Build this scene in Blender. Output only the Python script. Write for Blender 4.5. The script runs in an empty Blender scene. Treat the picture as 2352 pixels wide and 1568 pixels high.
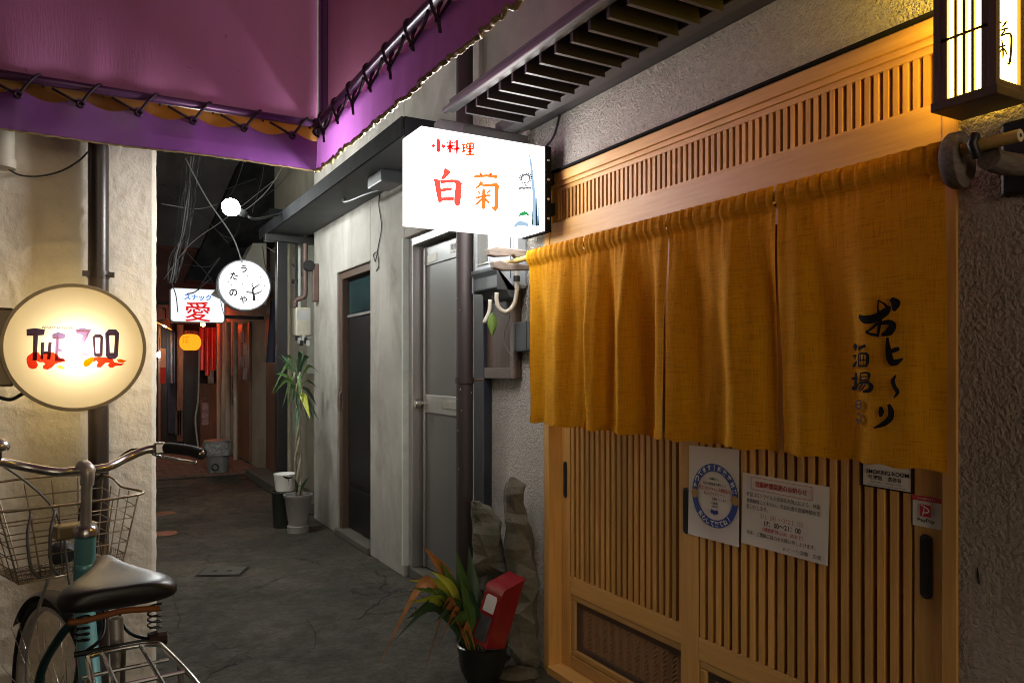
import bpy, math, random
from mathutils import Vector, Matrix, noise
RND = random.Random(11)
rad = math.radians
V = Vector
sc = bpy.context.scene
col = sc.collection

# ------------------------------------------------------------------ camera
YAW, FPX, HZ, CAMH = math.atan(984 / 1742), 1742.0, 846.0, 1.30
cam = bpy.data.cameras.new('camera')
cam.lens = FPX / 2352 * 36; cam.sensor_width = 36; cam.shift_y = (HZ - 784) / 2352
cam.clip_start = 0.05; cam.clip_end = 300
camo = bpy.data.objects.new('camera', cam); col.objects.link(camo)
camo.location = (0, 0, CAMH); camo.rotation_euler = (rad(90), 0, -YAW)
sc.camera = camo
# ------------------------------------------------------------------ night sky
w = bpy.data.worlds.new('World'); sc.world = w; w.use_nodes = True
nt = w.node_tree; nt.nodes.clear()
sky = nt.nodes.new('ShaderNodeTexSky'); sky.sky_type = 'NISHITA'; sky.sun_disc = False
sky.sun_elevation = rad(6); sky.sun_rotation = rad(200)
hs = nt.nodes.new('ShaderNodeHueSaturation'); hs.inputs['Saturation'].default_value = 0.12
bg = nt.nodes.new('ShaderNodeBackground'); bg.inputs['Strength'].default_value = 0.060
wo = nt.nodes.new('ShaderNodeOutputWorld')
tint = nt.nodes.new('ShaderNodeMix'); tint.data_type = 'RGBA'; tint.blend_type = 'MULTIPLY'; tint.inputs[0].default_value = 1; tint.inputs[7].default_value = (1, .85, .66, 1)
nt.links.new(sky.outputs[0], hs.inputs['Color']); nt.links.new(hs.outputs[0], tint.inputs[6]); nt.links.new(tint.outputs[2], bg.inputs['Color'])
nt.links.new(bg.outputs[0], wo.inputs['Surface'])
# ------------------------------------------------------------------ exposure
vs = sc.view_settings; vs.view_transform = 'Standard'; vs.look = 'None'
vs.exposure = 1.1; vs.gamma = 1.0; vs.use_curve_mapping = False
sc.cycles.use_denoising = True
sc.cycles.sample_clamp_indirect = 4.0
sc.cycles.max_bounces = 8
sc.cycles.filter_width = 1.0

# ------------------------------------------------------------------ photograph geometry: pixel (2352x1568) -> point on a plane of the place
FW = V((math.sin(YAW), math.cos(YAW), 0)); RT = V((math.cos(YAW), -math.sin(YAW), 0)); UP = V((0, 0, 1))
CAM = V((0, 0, CAMH))
def ray(u, v): return FW + RT * ((u - 1176) / FPX) + UP * ((HZ - v) / FPX)
def onX(u, v, X): d = ray(u, v); return CAM + d * (X / d.x)
def onY(u, v, Y): d = ray(u, v); return CAM + d * (Y / d.y)
def onD(u, v, D): return CAM + ray(u, v) * D
def zm(x0, y0, s):      # a zoomed crop of the photograph -> pixel
    return lambda x, y: ((x0 + x / s) * 0.6125, (y0 + y / s) * 0.6125)

# ------------------------------------------------------------------ materials
def nodes(name):
    m = bpy.data.materials.new(name); m.use_nodes = True
    t = m.node_tree; t.nodes.clear()
    return m, t, t.nodes.new, t.links.new
def posmap(N, L, scale, rot=(0, 0, 0)):
    g = N('ShaderNodeNewGeometry'); mp = N('ShaderNodeMapping')
    mp.inputs['Scale'].default_value = scale; mp.inputs['Rotation'].default_value = rot
    L(g.outputs['Position'], mp.inputs['Vector']); return mp.outputs['Vector']
def ramp(N, L, fac, a, b, ca=(0, 0, 0, 1), cb=(1, 1, 1, 1)):
    r = N('ShaderNodeValToRGB'); r.color_ramp.elements[0].position = a; r.color_ramp.elements[1].position = b
    r.color_ramp.elements[0].color = ca; r.color_ramp.elements[1].color = cb
    L(fac, r.inputs['Fac']); return r.outputs['Color']
def tex_noise(N, L, vec, scale, det=5, rough=.6, dist=0):
    n = N('ShaderNodeTexNoise'); n.inputs['Scale'].default_value = scale; n.inputs['Detail'].default_value = det
    n.inputs['Roughness'].default_value = rough; n.inputs['Distortion'].default_value = dist
    L(vec, n.inputs['Vector']); return n.outputs['Fac']
def mixc(N, L, fac, a, b, mode='MIX'):
    x = N('ShaderNodeMix'); x.data_type = 'RGBA'; x.blend_type = mode
    if isinstance(fac, float): x.inputs[0].default_value = fac
    else: L(fac, x.inputs[0])
    for k, c in ((6, a), (7, b)):
        if isinstance(c, tuple): x.inputs[k].default_value = c if len(c) == 4 else c + (1,)
        else: L(c, x.inputs[k])
    return x.outputs[2]
MATS = {}
def mat(name, c1, c2=None, rough=.6, metal=0., ns=4., stretch=(1, 1, 1), lo=.35, hi=.65, det=6,
        bump=0., bs=80., bstretch=(1, 1, 1), bd=.004, spec=.5, dirt=None, ds=1.5, dlo=.5, dhi=.75, bump2=0., bs2=20., rvar=0., coat=0., pv=0., dst=(1, 1, .6)):
    m, t, N, L = nodes(name)
    out = N('ShaderNodeOutputMaterial'); p = N('ShaderNodeBsdfPrincipled'); L(p.outputs[0], out.inputs[0])
    p.inputs['Roughness'].default_value = rough; p.inputs['Metallic'].default_value = metal
    p.inputs['Specular IOR Level'].default_value = spec
    if coat: p.inputs['Coat Weight'].default_value = coat; p.inputs['Coat Roughness'].default_value = .1
    if c2 is None: c2 = tuple(x * .8 for x in c1)
    f = tex_noise(N, L, posmap(N, L, stretch), ns, det)
    c = ramp(N, L, f, lo, hi, c1 + (1,), c2 + (1,))
    if dirt:
        d = tex_noise(N, L, posmap(N, L, dst), ds, 8, .65, .6)
        c = mixc(N, L, ramp(N, L, d, dlo, dhi), c, dirt)
    L(c, p.inputs['Base Color'])
    if rvar:
        r = N('ShaderNodeMapRange'); r.inputs[3].default_value = rough - rvar; r.inputs[4].default_value = rough + rvar
        L(f, r.inputs[0]); L(r.outputs[0], p.inputs['Roughness'])
    if bump:
        b = N('ShaderNodeBump'); b.inputs['Strength'].default_value = bump; b.inputs['Distance'].default_value = bd
        h = tex_noise(N, L, posmap(N, L, bstretch), bs, 4, .55)
        L(h, b.inputs['Height']); nrm = b.outputs[0]
        if bump2:
            b2 = N('ShaderNodeBump'); b2.inputs['Strength'].default_value = bump2; b2.inputs['Distance'].default_value = bd * 2.5
            h2 = tex_noise(N, L, posmap(N, L, (1, 1, 1)), bs2, 5, .6, .4)
            L(h2, b2.inputs['Height']); L(nrm, b2.inputs['Normal']); nrm = b2.outputs[0]
        L(nrm, p.inputs['Normal'])
    if pv:
        oi = N('ShaderNodeObjectInfo'); r = N('ShaderNodeMapRange'); r.inputs[3].default_value = 1 - pv; r.inputs[4].default_value = 1 + pv * .5; L(oi.outputs['Random'], r.inputs[0])
        c = mixc(N, L, 1.0, c, r.outputs[0], 'MULTIPLY'); L(c, p.inputs['Base Color'])
    MATS[name] = m; return m
def em(name, c, s):
    m, t, N, L = nodes(name); o = N('ShaderNodeOutputMaterial'); e = N('ShaderNodeEmission')
    e.inputs[0].default_value = c + (1,); e.inputs[1].default_value = s; L(e.outputs[0], o.inputs[0])
    MATS[name] = m; return m
def film(name, c, dif=.12):     # coloured vinyl film on a lit panel
    m, t, N, L = nodes(name); o = N('ShaderNodeOutputMaterial'); a = N('ShaderNodeBsdfTransparent'); b = N('ShaderNodeBsdfDiffuse')
    x = N('ShaderNodeMixShader'); x.inputs[0].default_value = dif
    a.inputs[0].default_value = c + (1,); b.inputs[0].default_value = c + (1,)
    L(a.outputs[0], x.inputs[1]); L(b.outputs[0], x.inputs[2]); L(x.outputs[0], o.inputs[0])
    MATS[name] = m; return m
def wood(name, c1, c2, axis, rough=.5, ns=9., bump=.12):
    st = {'z': (9, 9, .55), 'y': (9, .55, 9), 'x': (.55, 9, 9)}[axis]
    return mat(name, c1, c2, rough, ns=ns, stretch=st, lo=.3, hi=.7, bump=bump, bs=28, bstretch=st, bd=.0015, rvar=.08, pv=.22)

mat('plaster_white', (.79, .74, .65), (.70, .65, .565), .85, ns=2.2, bump=.6, bs=70, bd=.004, bump2=.3, bs2=16, dirt=(.54, .49, .40), ds=1.1, dlo=.55, dhi=.85, spec=.25)
mat('cement_grey', (.38, .36, .335), (.295, .28, .26), .9, ns=2.2, stretch=(1, 1, .8), bump=.5, bs=120, bd=.003, bump2=.15, bs2=9, dirt=(.17, .155, .135), ds=2.2, dlo=.45, dhi=.78, spec=.2, dst=(1.1, 1.1, .6))
mat('roughcast', (.74, .70, .62), (.62, .58, .51),   .9, ns=60, bump=1., bs=105, bd=.045, bump2=.3, bs2=150, dirt=(.36, .33, .28), ds=1.2, dlo=.58, dhi=.9, spec=.2)
mat('roughcast_brown', (.50, .43, .355), (.40, .34, .28), .9, ns=55, bump=1., bs=100, bd=.04, bump2=.2, bs2=140, dirt=(.27, .235, .2), ds=1.5, dlo=.5, dhi=.9, spec=.2)
mat('upper_board', (.23, .20, .17), (.17, .15, .13), .8, ns=3, bump=.2, bs=60, bd=.002)
mat('wall_olive', (.34, .32, .26), (.25, .235, .20), .9, ns=1.5, bump=.3, bs=60, bd=.003, dirt=(.15, .14, .12))
mat('wall_pale', (.52, .56, .52), (.42, .46, .43), .8, ns=2, bump=.2, bs=40, bd=.003, dirt=(.22, .22, .2))
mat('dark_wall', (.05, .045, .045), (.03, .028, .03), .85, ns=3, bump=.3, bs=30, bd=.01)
wood('hinoki_y', (.62, .355, .105), (.50, .27, .07), 'y')
wood('hinoki_z', (.61, .335, .092), (.47, .245, .058), 'z')
wood('black_wood_y', (.040, .036, .036), (.022, .02, .022), 'y', .45)
wood('black_wood_x', (.045, .04, .04), (.025, .022, .024), 'x', .45)
wood('grey_beam', (.075, .07, .071), (.05, .047, .048), 'y', .5)
wood('grey_edge', (.062, .061, .062), (.042, .041, .042), 'y', .45)
wood('brown_wood', (.085, .05, .034), (.05, .03, .022), 'z', .5)
wood('dark_red_post', (.022, .013, .012), (.014, .009, .0085), 'z', .62)
wood('far_wood', (.20, .095, .045), (.12, .055, .03), 'z', .5)
mat('old_wood_grey', (.16, .125, .10), (.09, .07, .06), .7, ns=20, stretch=(1, 6, 6), bump=.4, bs=40, bstretch=(1, 6, 6), bd=.003)
mat('pipe_brown', (.035, .026, .022), (.028, .021, .018), .35, ns=3)
mat('pipe_beige', (.50, .47, .38), (.40, .37, .30), .5, ns=5, dirt=(.2, .18, .14))
mat('pipe_rust', (.13, .075, .06), (.09, .055, .045), .6, ns=8, dirt=(.05, .035, .03))
mat('black_paint', (.009, .009, .010), (.006, .006, .007), .32, ns=8, bump=.3, bs=50, bd=.002)
mat('black_gloss', (.012, .030, .033), (.008, .02, .023), .16, ns=3, bump=.15, bs=8, bd=.004)  # teal reflection on the door's upper panel put into this base colour
mat('navy_paint', (.018, .022, .035), (.012, .014, .022), .4, ns=5)
mat('alu', (.45, .44, .42), (.36, .35, .34), .4, .8, ns=6, stretch=(1, 1, .2))
mat('door_grey', (.115, .112, .108), (.10, .098, .095), .38, ns=1.2)
mat('steel_box', (.36, .39, .43), (.30, .33, .37), .35, ns=2.5, stretch=(1, 1, .4), dirt=(.18, .19, .21), ds=3, dlo=.6, dhi=.95)
mat('dark_plastic', (.055, .062, .07), (.045, .05, .056), .45, ns=6)
mat('glass_dark', (.24, .105, .035), (.18, .075, .024), .22, ns=2, bump=.35, bs=160, bd=.002, spec=.6)
mat('glass_window', (.03, .034, .04), (.02, .022, .028), .08, ns=2)
mat('iron_black', (.02, .02, .02), (.014, .014, .014), .45, .3, ns=10)
mat('cable_black', (.025, .025, .027), (.018, .018, .02), .45, ns=9)
mat('cable_grey', (.17, .17, .165), (.12, .12, .12), .5, ns=9)
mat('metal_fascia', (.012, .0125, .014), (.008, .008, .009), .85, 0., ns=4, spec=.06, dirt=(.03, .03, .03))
mat('soffit', (.065, .072, .075), (.05, .054, .057), .7, ns=2.5, dirt=(.09, .09, .09), bump=.1, bs=30)
mat('canvas_purple_light', (.70, .26, .57), (.62, .22, .48), .55, ns=3, stretch=(1, 1, .25), bump=.35, bs=150, bstretch=(1, 1, .12), bd=.003, bump2=.25, bs2=3, dirt=(.28, .085, .20), ds=26, dlo=.66, dhi=.76, dst=(1, 1, 1))  # purple light falling on whitish canvas, put into its colour
mat('valance_purple_light', (.215, .06, .29), (.17, .05, .235), .33, ns=4, bump=.18, bs=18, bd=.01)  # the same purple light, put into the valance colour
mat('canvas_warm_light', (.46, .255, .075), (.40, .21, .06), .6, ns=4)  # warm light showing in the lacing gap, put into the lining colour
mat('post_violet', (.105, .022, .16), (.09, .02, .14), .4, ns=4)
mat('pipe_violet', (.14, .055, .15), (.11, .045, .12), .35, .3, ns=5)
mat('rope_dark', (.035, .012, .03), (.02, .008, .02), .7, ns=20)
mat('eyelet_metal', (.06, .03, .06), (.04, .02, .04), .35, .6, ns=20)
mat('bamboo', (.50, .34, .10), (.40, .26, .07), .35, ns=6, stretch=(8, .5, 8))
mat('bamboo_end', (.62, .54, .36), None, .6)
mat('gold_rim', (.36, .27, .13), (.30, .22, .10), .35, .25, ns=6, dirt=(.14, .10, .05), ds=5)
mat('white_plastic', (.78, .78, .76), (.72, .72, .70), .4, ns=3)
mat('paper', (.66, .62, .58), (.60, .565, .53), .75, ns=3, bump=.2, bs=14, bd=.003)
mat('ink_black', (.008, .008, .009), None, .8, spec=.08); mat('ink_red', (.42, .02, .03), None, .6); mat('ink_blue', (.02, .06, .32), None, .5)
mat('ink_white', (.75, .75, .75), None, .6); mat('ink_gold', (.45, .25, .05), None, .5); mat('ink_brown', (.035, .012, .006), None, .7)
mat('ink_faded', (.10, .03, .01), None, .8)
mat('red_plastic', (.25, .009, .015), (.20, .007, .012), .32, ns=8, bump=.25, bs=220, bd=.001, coat=.3)
mat('label_white', (.62, .60, .57), None, .5)
mat('window_plastic', (.10, .10, .11), (.05, .05, .055), .2, ns=14)
mat('stone_moss', (.115, .105, .08), (.06, .06, .04), .9, ns=9, bump=.7, bs=38, bd=.008, bump2=.6, bs2=11, dirt=(.075, .08, .05), ds=6, dlo=.55, dhi=.7)
mat('pot_black', (.018, .02, .018), (.012, .014, .012), .3, ns=6)
mat('pot_grey', (.22, .21, .20), (.17, .16, .155), .7, ns=6, dirt=(.09, .085, .08))
mat('soil', (.04, .028, .018), (.025, .018, .012), .95, ns=40, bump=.8, bs=60, bd=.01)
mat('leaf_green', (.075, .16, .03), (.05, .11, .026), .4, ns=12, stretch=(1, 1, 1))
mat('leaf_dark', (.035, .085, .04), (.024, .06, .03), .35, ns=12)
mat('leaf_yellow', (.42, .42, .04), (.26, .33, .035), .45, ns=14)
mat('leaf_brown', (.36, .155, .035), (.22, .09, .025), .6, ns=16)
mat('stem_pale', (.30, .27, .20), (.22, .19, .14), .7, ns=14)
mat('bike_teal', (.20, .52, .56), (.16, .45, .49), .25, .3, ns=4, coat=.4)
mat('bike_teal_dark', (.018, .075, .075), (.014, .055, .055), .35, .2, ns=4)
mat('chrome', (.72, .70, .66), (.62, .60, .56), .24, .95, ns=14, dirt=(.30, .22, .14), ds=22, dlo=.60, dhi=.85)
mat('rusty_wire', (.38, .32, .22), (.27, .21, .13), .38, .75, ns=40, dirt=(.12, .065, .03), ds=30, dlo=.5, dhi=.75)
mat('rubber', (.018, .018, .018), (.012, .012, .012), .7, ns=30)
mat('saddle_black', (.022, .021, .021), (.016, .015, .015), .38, ns=8, bump=.08, bs=200, bd=.001)
mat('saddle_edge', (.30, .10, .02), None, .6)
mat('seat_alu', (.55, .52, .47), (.46, .43, .39), .38, .5, ns=9)
mat('bin_plastic', (.20, .205, .20), (.14, .145, .14), .35, ns=7, stretch=(1, 1, .5))
mat('bag_clear', (.34, .34, .33), (.22, .22, .22), .25, ns=16, bump=.9, bs=30, bd=.02)
mat('paver_red', (.20, .105, .075), (.14, .075, .055), .8, ns=14, bump=.3, bs=60, bd=.003)
mat('marker_orange', (.27, .11, .055), (.17, .07, .04), .7, ns=14)
mat('cover_concrete', (.085, .078, .064), (.062, .056, .046), .85, ns=9, bump=.4, bs=90, bd=.003)
mat('hole_black', (.008, .008, .008), None, .9)
mat('leaf_fan_green', (.12, .20, .03), (.09, .16, .03), .5, ns=8)
mat('noren_navy', (.012, .014, .03), (.009, .010, .02), .85, ns=8)
mat('far_navy', (.025, .033, .055), (.015, .02, .035), .7, ns=6)
mat('far_red', (.50, .035, .015), (.38, .025, .01), .6, ns=5)
mat('poster', (.42, .40, .42), (.24, .22, .27), .6, ns=14, stretch=(1, 1, 1.6), lo=.42, hi=.56)
mat('poster_dark', (.08, .075, .08), (.16, .15, .14), .6, ns=18, lo=.42, hi=.6)
mat('tag_grey', (.42, .42, .42), None, .5)
em('sign_white', (1.0, .985, .95), 9.0)
em('sign_top', (1.0, .985, .95), 1.3)
em('sign_front', (1.0, .985, .95), 5.6)
em('sign_end', (1.0, .985, .95), 44.0)
em('sign_edge', (1.0, .98, .95), .8)
em('sign_white_far', (.90, .95, 1.0), .52)
em('sign_round_lit', (1.0, 1.0, .97), .72)
em('paper_lit', (1.0, .62, .062), 10.0)
em('flood_lens', (.95, 1.0, .97), 260.)
em('bulb_warm', (1.0, .85, .56), 110.)
em('lantern_orange', (1.0, .15, .006), 1.5)
em('far_bulb', (1.0, .52, .14), 90.)
em('far_white', (.85, .95, 1.0), 40.)
em('red_bulb', (1.0, .08, .02), 110.)
film('film_red', (.6, .006, .006), .03); film('film_orange', (.8, .020, .004), .03); film('film_pale_red', (.8, .011, .008), .03)
film('film_amber', (.9, .026, .004), .03); film('film_grey', (.026, .025, .030), .04); film('film_blue', (.038, .055, .075), .03); film('film_green', (.004, .036, .012), .03)
film('film_black', (.03, .03, .035)); film('film_cyan', (.03, .22, .75)); film('film_crimson', (.85, .02, .02)); film('film_navy', (.05, .035, .10))
film('film_inline', (.85, .35, .04)); film('film_flame', (.75, .045, .02)); film('film_gold', (.9, .55, .06)); film('film_violet', (.16, .11, .34))
film('film_stem', (.010, .014, .012), .03); film('film_mid', (.35, .35, .36)); film('film_dark_orange', (.75, .12, .0))

def special_materials():
    # translucent acrylic: lit by the bulb inside
    m, t, N, L = nodes('acrylic'); o = N('ShaderNodeOutputMaterial'); a = N('ShaderNodeBsdfTranslucent'); b = N('ShaderNodeBsdfPrincipled')
    a.inputs[0].default_value = (.52, .47, .36, 1); b.inputs['Base Color'].default_value = (.72, .68, .56, 1); b.inputs['Roughness'].default_value = .25
    x = N('ShaderNodeMixShader'); x.inputs[0].default_value = .42
    L(a.outputs[0], x.inputs[1]); L(b.outputs[0], x.inputs[2]); L(x.outputs[0], o.inputs[0]); MATS['acrylic'] = m
    m2 = m.copy(); m2.name = 'acrylic_rear'; MATS['acrylic_rear'] = m2
    for n_ in m2.node_tree.nodes:
        if n_.type == 'BSDF_TRANSLUCENT': n_.inputs[0].default_value = (.95, .86, .62, 1)
        if n_.type == 'MIX_SHADER': n_.inputs[0].default_value = .1
    # noren cloth: linen weave, some light comes through
    m, t, N, L = nodes('noren_cloth'); o = N('ShaderNodeOutputMaterial')
    n1 = tex_noise(N, L, posmap(N, L, (18, 18, 330)), 1., 4); n2 = tex_noise(N, L, posmap(N, L, (420, 420, 14)), 1., 4)
    ad = N('ShaderNodeMath'); ad.operation = 'ADD'; L(n1, ad.inputs[0]); L(n2, ad.inputs[1])
    c = ramp(N, L, ad.outputs[0], .75, 1.3, (.36, .145, .002, 1), (.66, .31, .006, 1))
    b = N('ShaderNodeBsdfPrincipled'); b.inputs['Roughness'].default_value = .85; b.inputs['Specular IOR Level'].default_value = .15; L(c, b.inputs['Base Color'])
    bp = N('ShaderNodeBump'); bp.inputs['Strength'].default_value = .5; bp.inputs['Distance'].default_value = .0015; L(ad.outputs[0], bp.inputs['Height']); L(bp.outputs[0], b.inputs['Normal'])
    a = N('ShaderNodeBsdfTranslucent'); a.inputs[0].default_value = (.66, .26, .006, 1)
    x = N('ShaderNodeMixShader'); x.inputs[0].default_value = .30
    L(b.outputs[0], x.inputs[1]); L(a.outputs[0], x.inputs[2]); L(x.outputs[0], o.inputs[0]); MATS['noren_cloth'] = m
    # alley concrete
    m, t, N, L = nodes('alley_concrete'); o = N('ShaderNodeOutputMaterial'); p = N('ShaderNodeBsdfPrincipled'); L(p.outputs[0], o.inputs[0])
    P = posmap(N, L, (1, 1, 1))
    big = tex_noise(N, L, P, 1.1, 7, .6, .5); fine = tex_noise(N, L, P, 70, 6, .75); mid = tex_noise(N, L, P, 7, 6, .65)
    c = ramp(N, L, big, .40, .60, (.046, .038, .027, 1), (.108, .090, .064, 1))
    c = mixc(N, L, ramp(N, L, fine, .38, .62), c, mixc(N, L, 1.0, c, (.5, .5, .48), 'MULTIPLY'))
    sm = tex_noise(N, L, P, 24, 5, .7); mr2 = N('ShaderNodeMapRange'); mr2.inputs[1].default_value = .36; mr2.inputs[2].default_value = .64; mr2.inputs[3].default_value = .55; mr2.inputs[4].default_value = 1.3; L(sm, mr2.inputs[0]); c = mixc(N, L, 1.0, c, mr2.outputs[0], 'MULTIPLY')
    vp = N('ShaderNodeTexVoronoi'); vp.inputs['Scale'].default_value = .55; dn = N('ShaderNodeVectorMath'); dn.operation = 'ADD'; nz = N('ShaderNodeTexNoise'); nz.inputs['Scale'].default_value = 1.4; L(P, nz.inputs['Vector']); L(P, dn.inputs[0]); L(nz.outputs['Color'], dn.inputs[1]); L(dn.outputs[0], vp.inputs['Vector'])
    sp = N('ShaderNodeSeparateColor'); L(vp.outputs['Color'], sp.inputs[0]); mr = N('ShaderNodeMapRange'); mr.inputs[3].default_value = .68; mr.inputs[4].default_value = 1.35; L(sp.outputs[0], mr.inputs[0])
    c = mixc(N, L, 1.0, c, mr.outputs[0], 'MULTIPLY')
    moss = tex_noise(N, L, P, 1.7, 8, .7, .8)
    c = mixc(N, L, ramp(N, L, moss, .52, .70), c, (.034, .040, .015))
    wob = N('ShaderNodeVectorMath'); wob.operation = 'ADD'; nn = N('ShaderNodeTexNoise'); nn.inputs['Scale'].default_value = 2.2; nn.inputs['Detail'].default_value = 6
    L(P, nn.inputs['Vector']); sc_ = N('ShaderNodeVectorMath'); sc_.operation = 'SCALE'; sc_.inputs['Scale'].default_value = .75
    L(nn.outputs['Color'], sc_.inputs[0]); L(P, wob.inputs[0]); L(sc_.outputs[0], wob.inputs[1])
    vo = N('ShaderNodeTexVoronoi'); vo.feature = 'DISTANCE_TO_EDGE'; vo.inputs['Scale'].default_value = .95; L(wob.outputs[0], vo.inputs['Vector'])
    cr = ramp(N, L, vo.outputs['Distance'], .002, .009)
    mk = ramp(N, L, tex_noise(N, L, P, .8, 3), .46, .56)
    cr = mixc(N, L, mk, (1., 1., 1.), cr)
    c = mixc(N, L, cr, (.016, .014, .012), c); L(c, p.inputs['Base Color'])
    rr = N('ShaderNodeMapRange'); rr.inputs[1].default_value = .35; rr.inputs[2].default_value = .7; rr.inputs[3].default_value = .5; rr.inputs[4].default_value = .92
    L(mid, rr.inputs[0]); L(rr.outputs[0], p.inputs['Roughness'])
    b1 = N('ShaderNodeBump'); b1.inputs['Strength'].default_value = .9; b1.inputs['Distance'].default_value = .012; L(fine, b1.inputs['Height'])
    b2 = N('ShaderNodeBump'); b2.inputs['Strength'].default_value = .9; b2.inputs['Distance'].default_value = .04; L(mid, b2.inputs['Height']); L(b1.outputs[0], b2.inputs['Normal'])
    b3 = N('ShaderNodeBump'); b3.inputs['Strength'].default_value = .8; b3.inputs['Distance'].default_value = .02; L(cr, b3.inputs['Height']); L(b2.outputs[0], b3.inputs['Normal'])
    L(b3.outputs[0], p.inputs['Normal']); MATS['alley_concrete'] = m
    # carved panel: overlapping waves
    m, t, N, L = nodes('woven_panel'); o = N('ShaderNodeOutputMaterial'); p = N('ShaderNodeBsdfPrincipled'); L(p.outputs[0], o.inputs[0])
    p.inputs['Base Color'].default_value = (.23, .115, .04, 1); p.inputs['Roughness'].default_value = .55; MATS['woven_panel'] = m
def see_through(name, c, amt):
    m = MATS[name]; t = m.node_tree; o = [n for n in t.nodes if n.type == 'OUTPUT_MATERIAL'][0]; p = [n for n in t.nodes if n.type == 'BSDF_PRINCIPLED'][0]
    a = t.nodes.new('ShaderNodeBsdfTranslucent'); a.inputs[0].default_value = c + (1,); x = t.nodes.new('ShaderNodeMixShader'); x.inputs[0].default_value = amt
    t.links.new(p.outputs[0], x.inputs[1]); t.links.new(a.outputs[0], x.inputs[2]); t.links.new(x.outputs[0], o.inputs[0])
special_materials()
see_through('canvas_purple_light', (.70, .26, .40), .04); see_through('valance_purple_light', (.34, .11, .38), .22); see_through('canvas_warm_light', (.75, .42, .12), .5)

# ------------------------------------------------------------------ objects
WM = {}
def place(o, parent, M):
    WM[o.name] = M
    if parent is not None:
        o.parent = parent; o.matrix_basis = WM[parent.name].inverted() @ M
    else: o.matrix_basis = M
def tag(o, label=None, cat=None, group=None, kind=None):
    if label: o['label'] = label
    if cat: o['category'] = cat
    if group: o['group'] = group
    if kind: o['kind'] = kind
    return o
def thing(name, label, cat, loc, group=None):
    o = bpy.data.objects.new(name, None); o.empty_display_size = .1; col.objects.link(o)
    place(o, None, Matrix.Translation(V(loc))); return tag(o, label, cat, group)
def inst(name, mesh, parent, M):
    o = bpy.data.objects.new(name, mesh); col.objects.link(o); place(o, parent, M); return o
def catmull(pts, n=6, closed=False):
    P = [V(p) for p in pts]; out = []
    if len(P) < 3 and not closed: return [P[0].lerp(P[-1], k / n) for k in range(n + 1)]
    m = len(P); rng = range(m) if closed else range(m - 1)
    for i in rng:
        a = P[(i - 1) % m] if closed or i > 0 else P[0] * 2 - P[1]
        b, c = P[i], P[(i + 1) % m]
        d = P[(i + 2) % m] if closed or i + 2 < m else P[-1] * 2 - P[-2]
        for k in range(n):
            t = k / n
            out.append(.5 * ((2 * b) + (c - a) * t + (2 * a - 5 * b + 4 * c - d) * t * t + (3 * b - a - 3 * c + d) * t ** 3))
    if not closed: out.append(P[-1].copy())
    return out
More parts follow.
